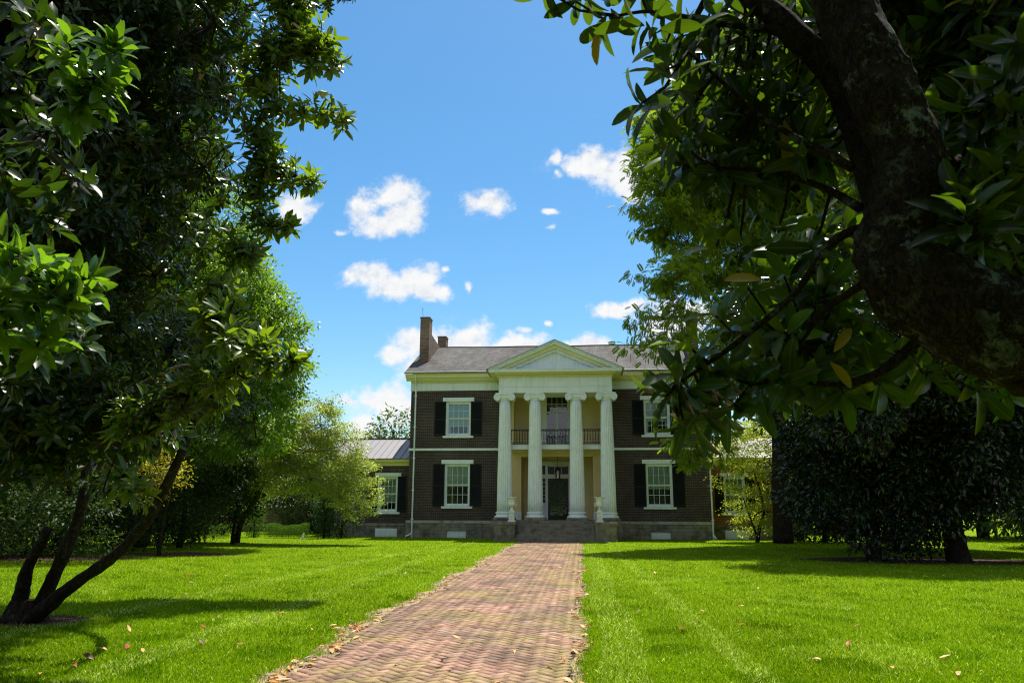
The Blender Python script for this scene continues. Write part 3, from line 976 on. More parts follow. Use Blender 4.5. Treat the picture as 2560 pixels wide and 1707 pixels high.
# windows
def window(x, zr, w=1.5, y=YF, blind_to=0.5, shutters=(1, 1), lint=.23, sash_rows=(2, 2), cols=4, curtain=False, sh_w=.66, slats=False):
    z0, z1 = zr
    x0, x1 = x - w / 2, x + w / 2
    m = MB()
    c = .11
    yo, yi = y + .04, y + .16
    m.box(x0, x0 + c, yo, yi, z0, z1)
    m.box(x1 - c, x1, yo, yi, z0, z1)
    m.box(x0 + c, x1 - c, yo, yi, z1 - c, z1)
    m.box(x0 + c, x1 - c, yo, yi, z0, z0 + c)
    a, b, zb, zt = x0 + c, x1 - c, z0 + c, z1 - c
    zm = (zb + zt) / 2
    for (s0, s1, yy_, rows) in ((zm, zt, y + .085, sash_rows[0]), (zb, zm, y + .125, sash_rows[1])):
        f = .045
        m.box(a, a + f, yy_, yy_ + .035, s0, s1)
        m.box(b - f, b, yy_, yy_ + .035, s0, s1)
        m.box(a + f, b - f, yy_, yy_ + .035, s0, s0 + f)
        m.box(a + f, b - f, yy_, yy_ + .035, s1 - f, s1)
        for k in range(1, cols):
            cx_ = a + f + (b - a - 2 * f) * k / cols
            m.box(cx_ - .011, cx_ + .011, yy_ + .004, yy_ + .03, s0 + f, s1 - f)
        for k in range(1, rows):
            cz_ = s0 + f + (s1 - s0 - 2 * f) * k / rows
            m.box(a + f, b - f, yy_ + .006, yy_ + .028, cz_ - .011, cz_ + .011)
    wo = m.build('window', 'white_paint', house, bevel=.004)
    g = MB()
    g.quad((a + .02, y + .112, zm), (b - .02, y + .112, zm), (b - .02, y + .112, zt - .02), (a + .02, y + .112, zt - .02))
    g.quad((a + .02, y + .152, zb + .02), (b - .02, y + .152, zb + .02), (b - .02, y + .152, zm), (a + .02, y + .152, zm))
    g.build('pane', 'window_glass', wo)
    bz = zt - (zt - zb) * blind_to
    bl = MB()
    if slats:
        z = zt
        while z > bz:
            bl.box(a + .03, b - .03, y + .21, y + .235, z - .045, z)
            z -= .055
    else:
        n = 14
        for k in range(n):
            p0, p1 = a + .02 + (b - a - .04) * k / n, a + .02 + (b - a - .04) * (k + 1) / n
            q0, q1 = .012 * sin(k * 1.9), .012 * sin((k + 1) * 1.9)
            bl.quad((p0, y + .23 + q0, bz), (p1, y + .23 + q1, bz), (p1, y + .23 + q1, zt), (p0, y + .23 + q0, zt))
        if curtain:
            for (p0, p1) in ((a + .02, a + .16), (b - .16, b - .02)):
                bl.quad((p0, y + .27, zb), (p1, y + .27, zb), (p1, y + .27, zt), (p0, y + .27, zt))
    bl.build('blind', 'blind', wo)
    s = MB().box(x0 - .14, x1 + .14, y - .09, y + .15, z0 - .12, z0 - .001)
    s.build('sill', 'white_paint', wo, bevel=.008)
    if lint:
        l = MB().box(x0 - .17, x1 + .17, y - .05, y + .05, z1 + .001, z1 + lint)
        for q in (x0 - .06, x1 + .06):
            l.box(q - .11, q + .11, y - .075, y - .051, z1 + .002, z1 + lint - .002)
            l.tube([(q, y - .076, z1 + lint / 2), (q, y - .095, z1 + lint / 2)], [.07, .05], 12)
        l.build('lintel', 'white_paint', wo, bevel=.006)
    for sd, on in zip((-1, 1), shutters):
        if not on:
            continue
        m = MB()
        e0 = x0 - sh_w + .02 if sd < 0 else x1 - .02
        e1 = e0 + sh_w
        ys0, ys1 = y - .06, y - .015
        st = .07
        m.box(e0, e0 + st, ys0, ys1, z0, z1)
        m.box(e1 - st, e1, ys0, ys1, z0, z1)
        zmid = z0 + (z1 - z0) * .47
        for (q0, q1) in ((z0, z0 + .12), (zmid - .05, zmid + .05), (z1 - .09, z1)):
            m.box(e0 + st, e1 - st, ys0, ys1, q0, q1)
        for (q0, q1) in ((z0 + .12, zmid - .05), (zmid + .05, z1 - .09)):
            n = int((q1 - q0) / .05)
            for k in range(n):
                q = q0 + (q1 - q0) * k / n
                m.prism([(ys0 + .006, q), (ys0 + .014, q), (ys1 - .002, q + .045), (ys1 - .01, q + .045)], 'x', e0 + st, e1 - st)
            m.box(e0 + st, e1 - st, ys1 - .004, ys1 - .001, q0, q1)
        m.build('shutter', 'shutter_paint', wo)
    return wo


window(WX[0], WIN_LO, blind_to=.54)
window(WX[1], WIN_LO, blind_to=.60)
window(WX[0], WIN_UP, blind_to=.74, curtain=True)
window(WX[1], WIN_UP, blind_to=.62, curtain=True)

# downpipes
for (x, s) in ((H0 + .30, -1), (H1 - .02, 1)):
    m = MB()
    pts = [(x, YF - .44, 9.3), (x, YF - .42, 9.05), (x, YF - .16, 8.6), (x, YF - .13, 8.2), (x, YF - .13, .5), (x, YF - .2, .25), (x + .28 * s * (1 if s < 0 else .3), YF - .5, .08)]
    sp, sr = spline(pts, [.046] * 7, 4)
    m.tube(sp, sr, 10)
    for z in (8.0, 6.2, 4.4, 2.6, 1.0):
        m.box(x - .075, x + .075, YF - .18, YF - .07, z, z + .05)
    m.build('downpipe', 'white_paint', house, smooth=False)

# ---------------- portico
porch = []
PX = [XC - 2.80, XC - 1.13, XC + 1.13, XC + 2.80]
YC = 42.3
m = MB()
m.box(POR[0] - .85, POR[1] + .85, 41.55, YF, .80, 1.0)
m.box(POR[0], POR[1], YF, 46.2, .80, 1.0)
m.build('porch_floor', 'step_stone', house, bevel=.01)
m = MB()
for (a, b) in ((POR[0] - .86, PX[0] + .60), (PX[3] - .60, POR[1] + .86)):
    m.box(a, b, 41.56, YF - .1, -.2, .799)
build_sides(m, 'porch_base', 'step_stone', house, XC, bevel=.01)


def flute(t):
    k = (t * 22 / (2 * pi)) % 1.0
    return 1.0 - .12 * max(0.0, sin(pi * min(1.0, max(0.0, (k - .12) / .76)))) ** .8


for px in PX:
    m = MB()
    prof = []
    for k in range(13):
        f = k / 12
        r = .415 - .115 * f ** 1.35
        prof.append((r, 1.44 + (7.50 - 1.44) * f))
    m.lathe(px, YC, prof, 22 * 8, rad=flute)
    col = m.build('column', 'column_paint', house, smooth=True)
    b = MB()
    b.lathe(px, YC, [(.40, 1.135), (.53, 1.135), (.555, 1.18), (.54, 1.235), (.47, 1.25), (.445, 1.30), (.455, 1.345), (.485, 1.36), (.50, 1.39), (.485, 1.425), (.43, 1.445), (.40, 1.445)], 40)
    b.build('column_base', 'column_paint', col, smooth=True)
    b = MB().box(px - .58, px + .58, YC - .58, YC + .58, 1.001, 1.134)
    b.build('plinth', 'stone', col, bevel=.01)
    c = MB()
    c.lathe(px, YC, [(.285, 7.46), (.305, 7.48), (.305, 7.52), (.34, 7.56), (.37, 7.61), (.36, 7.66), (.3, 7.66)], 36)
    c.box(px - .50, px + .50, YC - .36, YC + .36, 7.81, 7.868)
    c.prism([(px - .47, 7.80), (px + .47, 7.80), (px + .40, 7.665), (px, 7.645), (px - .40, 7.665)], 'y', YC - .335, YC + .335)
    for s in (-1, 1):
        vx, vz = px + s * .395, 7.625
        n = 28
        rb = .185
        for k in range(n):
            t0, t1 = 2 * pi * k / n, 2 * pi * (k + 1) / n
            p0, p1 = (vx + rb * cos(t0), vz + rb * sin(t0)), (vx + rb * cos(t1), vz + rb * sin(t1))
            for (ya, yb, ra, rb2) in ((-.37, -.14, 1, .78), (-.14, .14, .78, .78), (.14, .37, .78, 1)):
                q0 = (vx + (p0[0] - vx) * ra, vz + (p0[1] - vz) * ra)
                q1 = (vx + (p1[0] - vx) * ra, vz + (p1[1] - vz) * ra)
                u0 = (vx + (p0[0] - vx) * rb2, vz + (p0[1] - vz) * rb2)
                u1 = (vx + (p1[0] - vx) * rb2, vz + (p1[1] - vz) * rb2)
                c.quad((q0[0], YC + ya, q0[1]), (q1[0], YC + ya, q1[1]), (u1[0], YC + yb, u1[1]), (u0[0], YC + yb, u0[1]))
            for ye in (-.37, .37):
                c.poly([(vx, YC + ye, vz), (p0[0], YC + ye, p0[1]), (p1[0], YC + ye, p1[1])])
        sp = []
        for k in range(44):
            t = k / 43
            ang = pi / 2 + s * (-t * 2.6 * 2 * pi)
            r = .172 * (1 - t) ** .8 + .028
            sp.append((vx + r * cos(ang), YC - .375, vz + r * sin(ang)))
        c.tube(sp, [.021 * (1 - .45 * k / 43) for k in range(44)], 6)
        c.lathe(vx, 0, [(.0, 0)], 3) if False else None
    c.tube([(px - .38, YC - .365, 7.79), (px + .38, YC - .365, 7.79)], .018, 6)
    c.build('capital', 'column_paint', col)

# entablature
m = MB()
m.box(EX[0], EX[1], 41.97, YF - .04, 7.87, 8.19)
m.box(EX[0] + .015, EX[1] - .015, 41.985, YF - .04, 8.191, 8.72)
m.box(EX[0] - .03, EX[1] + .03, 41.94, YF - .04, 8.191, 8.225)
m.box(EX[0] - .015, EX[1] + .015, 41.955, YF - .04, 8.226, 8.26)
m.build('entablature', 'white_paint', house)
m = MB()
m.box(EX[0] - .02, EX[1] + .02, 41.95, YF - .05, 8.721, 8.87)
dentils(m, EX[0] - .05, EX[1] + .05, 41.949, 8.735, 8.86, .08)
for s in (-1, 1):
    y = 42.0
    while y < YF - .6:
        xx = EX[0] - .1 if s < 0 else EX[1] + .02
        m.box(xx, xx + .08, y, y + .075, 8.735, 8.86)
        y += .135
m.build('portico_dentil', 'bounce_lit_paint', house)
m = MB()
m.box(EX[0] - .2, EX[1] + .2, 41.80, YF - .06, 8.871, 8.95)
m.box(EX[0] - .52, EX[1] + .52, 41.52, YF - .06, 8.951, 8.975)
m.build('portico_soffit', 'bounce_lit_paint', house)
m = MB()
m.box(EX[0] - .53, EX[1] + .53, 41.50, YF - .07, 8.976, 9.09)
m.box(EX[0] - .56, EX[1] + .56, 41.47, YF - .07, 9.091, 9.13)
m.build('portico_cornice', 'white_paint', house)
# pediment
AP, EB, HW = 10.72, 9.13, EX[1] - XC + .58
m = MB()
m.prism([(XC - 3.4, EB + .002), (XC + 3.4, EB + .002), (XC, AP - .2)], 'y', 42.05, 42.2)
m.build('tympanum', 'white_paint', house)


def raking(m, o_out, o_in, y0, y1, hw):
    for s in (-1, 1):
        zb = EB + .002
        sl = (AP - EB) / hw
        pts = [(XC + s * (hw - o_out / sl), zb), (XC, AP - o_out), (XC, AP - o_in), (XC + s * (hw - o_in / sl), zb)]
        if s < 0:
            pts = pts[::-1]
        m.prism(pts, 'y', y0, y1)


for (oo, oi, yy0, mt) in ((.40, .56, 41.88, 'white_paint'), (.20, .398, 41.74, 'bounce_lit_paint'), (.075, .198, 41.56, 'white_paint'), (.0, .073, 41.47, 'white_paint')):
    m = MB()
    raking(m, oo, oi, yy0, 42.045, HW)
    m.build('raking_cornice', mt, house)
m = MB()
sl = (AP - EB) / HW
for s in (-1, 1):
    a, b = (XC + s * (HW + .08), EB + .005 - .08 * sl + .03), (XC, AP + .035)
    yb_ = YF + 3.2
    m.quad((a[0], 41.42, a[1]), (b[0], 41.42, b[1]), (b[0], yb_, b[1]), (a[0], YF + .2, a[1]))
    m.quad((a[0], 41.42, a[1] - .03), (a[0], 41.42, a[1]), (b[0], 41.42, b[1]), (b[0], 41.42, b[1] - .03))
    m.quad((a[0], 41.42, a[1] - .03), (b[0], 41.42, b[1] - .03), (b[0], yb_, b[1] - .03), (a[0], YF + .2, a[1] - .03))
m.build('pediment_roof', 'zinc', house)
m = MB()
for s in (-1, 1):
    xx = XC + s * (HW - .02)
    m.box(min(xx, xx + s * .1), max(xx, xx + s * .1), 41.46, YF - .56, 9.02, 9.11)
build_sides(m, 'portico_gutter', 'zinc', house, XC)

# porch walls
m = MB()
AN = 2.03
m.box(POR[0] + .001, XC - AN, YF + .01, 46.0, 1.001, 4.75)
m.box(XC + AN, POR[1] - .001, YF + .01, 46.0, 1.001, 4.75)
m.box(XC - AN + .001, XC + AN - .001, 46.0, 46.2, 1.001, 4.75)
m.box(POR[0] + .001, POR[1] - .001, YF + .01, 46.2, 4.751, 4.86)
m.box(XC - AN + .001, XC + AN - .001, YF + .02, YF + .2, 4.50, 4.749)
U = 1.18
m.box(POR[0] + .001, XC - U + .0, 45.1, 45.3, 5.1, 8.329)
m.box(XC + U, POR[1] - .001, 45.1, 45.3, 5.1, 8.329)
m.box(XC - U + .001, XC + U - .001, 45.1, 45.3, 8.15, 8.329)
m.box(POR[0] + .001, POR[0] + .16, YF + .012, 45.09, 5.1, 8.329)
m.box(POR[1] - .16, POR[1] - .001, YF + .012, 45.09, 5.1, 8.329)
m.box(POR[0] - .3, POR[1] + .3, YF - .03, 45.1, 8.331, 8.5)
m.build('porch_wall', 'plaster', house)
m = MB()
for s in (-1, 1):
    x0_, x1_ = sorted((XC + s * (AN + .0), XC + s * 2.615))
    m.box(x0_ - (.02 if s > 0 else 0), x1_ + (.02 if s < 0 else 0), YF - .015, YF + .008, 1.001, 1.45)
build_sides(m, 'porch_skirting', 'white_paint', house, XC)
# balcony
m = MB()
m.box(POR[0] + .003, POR[1] - .003, 42.95, 45.28, 4.861, 5.09)
m.box(POR[0] - .2, POR[1] + .2, 42.9, 42.949, 4.84, 5.06)
m.box(POR[0] - .2, POR[1] + .2, 42.87, 42.949, 5.061, 5.10)
m.build('balcony_floor', 'white_paint', house)
for (a, b) in ((PX[0] + .3, PX[1] - .3), (PX[1] + .3, PX[2] - .3), (PX[2] + .3, PX[3] - .3)):
    m = MB()
    yb_ = 43.0
    m.box(a - .1, b + .1, yb_ - .035, yb_ + .035, 5.90, 5.955)
    m.box(a - .1, b + .1, yb_ - .015, yb_ + .015, 5.83, 5.85)
    m.box(a - .1, b + .1, yb_ - .02, yb_ + .02, 5.13, 5.155)
    n = round((b - a) / .145)
    for k in range(n + 1):
        x = a + (b - a) * k / n
        m.lathe(x, yb_, [(.010, 5.15), (.012, 5.33), (.030, 5.42), (.012, 5.48), (.012, 5.52), (.034, 5.555), (.012, 5.59), (.020, 5.68), (.010, 5.78), (.010, 5.83)], 6)
        m.lathe(x, yb_, [(.005, 5.845), (.03, 5.87), (.005, 5.90)], 6)
        if k < n:
            xc_ = x + (b - a) / n / 2
            ring = [(xc_ + .052 * cos(t), yb_, 5.215 + .052 * sin(t)) for t in np.linspace(0, 2 * pi, 15)]
            m.tube(ring, .010, 5, cap=False)
    m.build('railing', 'iron', house)

# upper french door with a tall transom
yd = 45.1
m = MB()
m.box(XC - U + .002, XC - .60, yd - .04, yd + .1, 5.1, 8.149)
m.box(XC + .60, XC + U - .002, yd - .04, yd + .1, 5.1, 8.149)
m.box(XC - .599, XC + .599, yd - .02, yd + .08, 7.12, 7.20)
m.box(XC - .045, XC + .045, yd - .01, yd + .07, 5.12, 7.119)
m.box(XC - .599, XC + .599, yd - .02, yd + .1, 8.08, 8.148)
for s in (-1, 1):
    xa, xb = sorted((XC + s * .046, XC + s * .598))
    m.box(xa, xb, yd, yd + .06, 5.12, 5.22)
for k in (-1, 0, 1):
    m.box(XC + k * .30 - .014, XC + k * .30 + .014, yd, yd + .05, 7.201, 8.079)
m.box(XC - .598, XC + .598, yd + .002, yd + .048, 7.62, 7.65)
fd = m.build('french_door', 'white_paint', house)
g = MB()
g.quad((XC - .6, yd + .055, 5.12), (XC + .6, yd + .055, 5.12), (XC + .6, yd + .055, 8.1), (XC - .6, yd + .055, 8.1))
g.build('pane', 'window_glass', fd)
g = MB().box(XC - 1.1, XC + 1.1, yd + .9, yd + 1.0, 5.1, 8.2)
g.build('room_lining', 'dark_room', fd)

# front door, transom and side lights
yd = 46.0
m = MB()
m.box(XC - 1.16, XC - .95, yd - .10, yd - .001, 1.001, 4.10)
m.box(XC + .95, XC + 1.16, yd - .10, yd - .001, 1.001, 4.10)
m.box(XC - .75, XC - .60, yd - .12, yd - .001, 1.001, 4.10)
m.box(XC + .60, XC + .75, yd - .12, yd - .001, 1.001, 4.10)
m.box(XC - 1.25, XC + 1.25, yd - .14, yd - .001, 4.101, 4.30)
m.box(XC - 1.30, XC + 1.30, yd - .18, yd - .001, 4.301, 4.36)
m.box(XC - .599, XC + .599, yd - .10, yd - .001, 3.36, 3.60)
for s in (-1, 1):
    xa, xb = sorted((XC + s * .751, XC + s * .949))
    m.box(xa, xb, yd - .09, yd - .001, 1.001, 1.95)
    m.box(xa, xb, yd - .09, yd - .001, 3.36, 3.60)
    for k in range(1, 6):
        z = 1.95 + 1.41 * k / 6
        m.box(xa, xb, yd - .05, yd - .01, z - .012, z + .012)
m.box(XC - .55, XC + .55, yd - .08, yd - .03, 4.04, 4.10)
for k in (-1, 1):
    m.box(XC + k * .19 - .014, XC + k * .19 + .014, yd - .08, yd - .03, 3.60, 4.04)
dc = m.build('door_surround', 'white_paint', house)
g = MB()
g.box(XC - .95, XC - .75, yd - .03, yd - .012, 1.95, 4.1)
g.box(XC + .75, XC + .95, yd - .03, yd - .012, 1.95, 4.1)
g.box(XC - .6, XC + .6, yd - .045, yd - .012, 3.6, 4.1)
g.build('side_light', 'door_paint', dc)
m = MB()
m.box(XC - .598, XC + .598, yd - .06, yd - .015, 1.01, 3.355)
for (za, zb) in ((1.2, 2.0), (2.1, 3.2)):
    for s in (-1, 1):
        xa, xb = sorted((XC + s * .07, XC + s * .5))
        m.box(xa, xb, yd - .075, yd - .0601, za, zb)
fdoor = m.build('front_door', 'door_paint', house, bevel=.006)
g = MB()
g.quad((XC - .48, yd - .08, 1.25), (XC + .48, yd - .08, 1.25), (XC + .48, yd - .08, 3.2), (XC - .48, yd - .08, 3.2))
g.build('storm_pane', 'window_glass', fdoor)
g = MB()
g.lathe(XC - .53, yd - .10, [(.01, 2.02), (.03, 2.05), (.03, 2.08), (.01, 2.11)], 10)
g.build('handle', 'zinc', fdoor)

# steps and pedestals
SX = XC - 2.03, XC + 2.03
m = MB()
for k in range(5):
    zt = .84 - k * .168
    y0_ = 41.54 - (k + 1) * .32
    xs_ = [SX[0], SX[0] + rr.uniform(1.1, 1.6), SX[0] + rr.uniform(2.3, 2.9), SX[1]]
    for a, b in zip(xs_, xs_[1:]):
        m.box(a + .003, b - .003, y0_, 41.55 if k == 0 else y0_ + .34, zt - .17 if k < 4 else -.1, zt + rr.uniform(-.004, .004))
m.build('steps', 'step_stone', house, bevel=.012)
for s in (-1, 1):
    m = MB()
    xa, xb = sorted((XC + s * 2.04, XC + s * 3.10))
    m.box(xa, xb, 40.05, 41.55, .12, .80)
    m.box(xa - .04, xb + .04, 40.01, 41.55, -.2, .119)
    m.box(xa - .05, xb + .05, 40.0, 41.55, .801, .95)
    # the sunk panel: a frame of raised bands
    cx_ = (xa + xb) / 2
    m.box(xa, cx_ - .16, 40.02, 40.049, .121, .799)
    m.box(cx_ + .16, xb, 40.02, 40.049, .121, .799)
    m.box(cx_ - .159, cx_ + .159, 40.02, 40.049, .121, .22)
    m.box(cx_ - .159, cx_ + .159, 40.02, 40.049, .66, .799)
    m.build('pedestal', 'step_stone', house, bevel=.012)

# wings
for s in (-1, 1):
    x0_, x1_ = (H0 - 5.2, H0 - .01) if s < 0 else (H1 + .01, H1 + 5.2)
    wxc = XC + s * 9.94
    yw = 45.0
    mat_ = 'brick' if s < 0 else 'brick_wing_lit'
    wz = (1.40, 3.44)
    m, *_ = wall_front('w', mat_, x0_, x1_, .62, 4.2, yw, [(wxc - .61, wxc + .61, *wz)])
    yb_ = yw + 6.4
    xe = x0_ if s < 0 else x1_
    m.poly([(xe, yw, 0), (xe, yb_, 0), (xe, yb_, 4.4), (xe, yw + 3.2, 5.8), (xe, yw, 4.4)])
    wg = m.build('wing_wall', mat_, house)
    m = MB()
    m.box(x0_, x1_, yw - .05, yw + .1, -.2, .61)
    m.box(x0_, x1_, yw - .08, yw + .1, .611, .76)
    m.build('wing_foundation', 'stone', house, bevel=.01)
    m = MB()
    m.box(wxc - .64, wxc + .64, yw - .085, yw - .051, 0.0, .47)
    m.box(wxc - .56, wxc + .56, yw - .10, yw - .0851, .05, .40)
    m.build('vent_board', 'white_paint', house)
    m = MB()
    m.box(x0_ - .02, x1_ + .02, yw - .04, yw + .05, 4.05, 4.22)
    m.prism([(yw, 4.221), (yw - .10, 4.221), (yw - .14, 4.28), (yw - .30, 4.30), (yw - .32, 4.40), (yw, 4.40)], 'x', x0_, x1_)
    m.build('wing_cornice', 'bounce_lit_paint', house)
    m = MB()
    xa, xb = (x0_ - .2, H0 - .02) if s < 0 else (H1 + .02, x1_ + .2)
    ye, yr, ze, zr_ = yw - .36, yw + 3.2, 4.42, 5.86
    m.prism([(ye, ze), (ye, ze + .05), (yr, zr_ + .05), (yb_ + .36, ze + .05), (yb_ + .36, ze), (yr, zr_)], 'x', xa, xb)
    x = xa + .1
    while x < xb:
        m.prism([(ye - .01, ze + .051), (ye - .01, ze + .085), (yr, zr_ + .085), (yr, zr_ + .051)], 'x', x - .012, x + .012)
        x += .42
    wr = m.build('wing_roof', 'metal_roof', house)
    m = MB().box(xa, xb, yr - .12, yr + .12, zr_ + .05, zr_ + .11)
    m.build('ridge_cap', 'metal_roof', wr)
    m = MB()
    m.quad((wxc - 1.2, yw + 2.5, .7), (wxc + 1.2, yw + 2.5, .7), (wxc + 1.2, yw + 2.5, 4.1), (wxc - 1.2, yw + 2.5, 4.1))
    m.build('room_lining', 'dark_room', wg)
    window(wxc, wz, w=1.22, y=yw, blind_to=.78, lint=.2, sh_w=.5, slats=True)


# urns and lantern: they rest on or hang from the house
def urn(label, x):
    y, z0 = 40.62, .952
    root = thing('urn', label, 'urn', (x, y, z0), 'white urns on the step pedestals')
    m = MB()
    m.box(x - .20, x + .20, y - .20, y + .20, z0, z0 + .05)
    m.prism([(x - .19, z0 + .05), (x + .19, z0 + .05), (x + .145, z0 + .13), (x - .145, z0 + .13)], 'y', y - .15, y + .15)
    m.box(x - .145, x + .145, y - .145, y + .145, z0 + .13, z0 + .47)
    for (a, b, c, d) in ((-.145, -.10, .15, .45), (.10, .145, .15, .45)):
        m.box(x + a, x + b, y - .155, y - .1451, z0 + c, z0 + d)
    m.box(x - .0999, x + .0999, y - .155, y - .1451, z0 + .15, z0 + .19)
    m.box(x - .0999, x + .0999, y - .155, y - .1451, z0 + .41, z0 + .45)
    m.lathe(x, y - .150, [(.02, z0 + .25), (.05, z0 + .30), (.02, z0 + .35)], 8)
    m.box(x - .18, x + .18, y - .18, y + .18, z0 + .47, z0 + .51)
    m.prism([(x - .16, z0 + .51), (x + .16, z0 + .51), (x + .08, z0 + .60), (x - .08, z0 + .60)], 'y', y - .12, y + .12)
    m.build('pedestal', 'urn_white', root, bevel=.008)
    m = MB()
    z1 = z0 + .6
    pr = [(.10, 0), (.11, .02), (.07, .06), (.05, .11), (.06, .14), (.13, .17), (.19, .22), (.215, .29), (.19, .34), (.175, .40), (.185, .50), (.215, .58), (.26, .625), (.275, .64), (.265, .66), (.235, .655), (.19, .60), (.15, .5), (.02, .46)]
    m.lathe(x, y, [(r, z1 + z) for r, z in pr], 32, rad=lambda t: 1 + .018 * cos(16 * t))
    m.build('bowl', 'urn_white', root, smooth=True)
    for s in (-1, 1):
        m = MB()
        sp, sr = spline([(x + s * .16, y, z1 + .22), (x + s * .25, y, z1 + .21), (x + s * .27, y, z1 + .30), (x + s * .24, y, z1 + .38), (x + s * .18, y, z1 + .36)], [.016] * 5, 5)
        m.tube(sp, sr, 7)
        m.build('handle', 'urn_white', root, smooth=True)
    return root


urn('white classical urn on the stone pedestal in front of the leftmost column', XC - 2.25)
urn('white classical urn on the stone pedestal in front of the rightmost column', XC + 2.28)
lx, ly = XC + .02, 44.9
lan = thing('lantern', 'black iron lantern hanging on a long rod above the front door', 'lantern', (lx, ly, 3.3))
m = MB()
m.tube([(lx, ly, 4.75), (lx, ly, 3.95)], .012, 6)
m.lathe(lx, ly, [(.05, 4.74), (.06, 4.70), (.01, 4.68)], 10)
m.build('rod', 'iron', lan)
m = MB()
m.lathe(lx, ly, [(.02, 3.95), (.09, 3.90), (.15, 3.80), (.16, 3.78)], 6)
m.lathe(lx, ly, [(.03, 3.26), (.10, 3.30), (.12, 3.33)], 6)
for k in range(6):
    t = 2 * pi * k / 6
    m.tube([(lx + .155 * cos(t), ly + .155 * sin(t), 3.79), (lx + .115 * cos(t), ly + .115 * sin(t), 3.32)], .012, 4)
m.build('frame', 'iron', lan)
g = MB().lathe(lx, ly, [(.105, 3.33), (.145, 3.78)], 6, cap=False)
g.build('pane', 'window_glass', lan)

# ================================================================== GROUND
PA, PB = -2.98, -0.06          # the path's edges
m = MB()
m.quad((-400, -60, 0), (400, -60, 0), (400, 700, 0), (-400, 700, 0))
o = m.build('lawn', 'lawn')
structure(o)


def edge_l(y):
    return PA + .10 * sin(y * .9) + .06 * sin(y * 2.7 + 1) + .03 * sin(y * 7.1)


def edge_r(y):
    return PB + .05 * sin(y * 1.1 + 2) + .03 * sin(y * 3.3) + .02 * sin(y * 8.3)


m = MB()
ys = np.arange(-3, 39.9, .25)
for a, b in zip(ys, ys[1:]):
    m.quad((edge_l(a) - .30 - .07 * sin(a * 4.1) - .04 * sin(a * 9.7), a, .003), (edge_r(a) + .08, a, .003), (edge_r(b) + .08, b, .003), (edge_l(b) - .30 - .07 * sin(b * 4.1) - .04 * sin(b * 9.7), b, .003))
structure(m.build('path_edge', 'soil'))
m = MB()
for a, b in zip(ys, ys[1:]):
    m.quad((edge_l(a) + .03, a, .0135), (edge_r(a) - .03, a, .0135), (edge_r(b) - .03, b, .0135), (edge_l(b) + .03, b, .0135))
structure(m.build('path_bed', 'joint_soil'))

# herringbone brick paving: every brick a little tilted, sunk and turned
rg = np.random.default_rng(11)
w_ = .108
V, T_ = [], []
ang = radians(45)
ca, sa = cos(ang), sin(ang)
R_ = int(46 / w_)
cells = []
x0g, y0g = -1.5, 2.0
for gx in range(-60, R_):
    for gy in range(-R_, R_):
        t = (gx - gy) % 4
        if t not in (0, 3):
            continue
        hx, hy = (2, 1) if t == 0 else (1, 2)
        lx_, ly_ = (gx + hx / 2) * w_, (gy + hy / 2) * w_
        X = x0g + lx_ * ca - ly_ * sa
        Y = y0g + lx_ * sa + ly_ * ca
        if not (4.5 < Y < 39.85):
            continue
        if not (edge_l(Y) + .02 < X < edge_r(Y) - .02):
            continue
        cells.append((X, Y, hx, hy))
cells = np.array(cells)
n = len(cells)
gap = .0065
th = ang + rg.normal(0, .04, n)
cells[:, :2] += rg.normal(0, .004, (n, 2))
zc = rg.normal(0.0185, .0022, n) + .003 * np.sin(cells[:, 0] * 2.1 + 1) * np.sin(cells[:, 1] * .9)
zc = np.maximum(zc, .0145)
tx, ty = rg.normal(0, .009, n), rg.normal(0, .009, n)
loc = []
for (sx, sy, top) in ((-1, -1, 0), (1, -1, 0), (1, 1, 0), (-1, 1, 0), (-1, -1, 1), (1, -1, 1), (1, 1, 1), (-1, 1, 1)):
    ins = np.where(top, .0022, 0.0)
    ax = sx * (cells[:, 2] * w_ / 2 - gap - ins)
    ay = sy * (cells[:, 3] * w_ / 2 - gap - ins)
    X = cells[:, 0] + ax * np.cos(th) - ay * np.sin(th)
    Y = cells[:, 1] + ax * np.sin(th) + ay * np.cos(th)
    Z = zc + ax * tx + ay * ty if top else zc - .03
    loc.append(np.stack([X, Y, Z], 1))
V = np.stack(loc, 1).reshape(-1, 3)
F1 = np.array([(4, 5, 6, 7), (0, 1, 5, 4), (1, 2, 6, 5), (2, 3, 7, 6), (3, 0, 4, 7)])
F = (F1[None] + (np.arange(n) * 8)[:, None, None]).reshape(-1, 4)
tint = np.repeat(np.clip(np.where(rg.uniform(size=n) < .16, rg.uniform(0, .12, n), rg.normal(.50, .17, n)), 0, 1), 8)
structure(put('path', np_mesh('path', V, F, 'paver', {'tint': tint})))


MULCH = [(11.2, 27.4, 3.9, 1.9), (16.4, 27.4, 1.9, 1.3), (-18.6, 24.4, 4.4, 1.6), (-14.4, 27.0, 2.4, 1.3), (-8.05, 11.25, .75, .6)]
for (mx_, my_, ma, mb_) in MULCH:
    m = MB()
    m.poly([(mx_ + ma * (1 + .07 * sin(5 * t) + .04 * sin(11 * t)) * cos(t), my_ + mb_ * (1 + .07 * sin(4 * t + 1) + .05 * sin(9 * t)) * sin(t), .0045) for t in np.linspace(0, 2 * pi, 80, endpoint=False)])
    structure(m.build('mulch', 'mulch'))


# grass blades, thinner with distance; mown stripes run along the path
def sample_ground(r, n, y0, y1, power):
    u = r.uniform(size=n)
    y = y0 * (y1 / y0) ** (u ** power)
    a, b = -1.0, .80
    x = y * r.uniform(a, b, n)
    return x, y


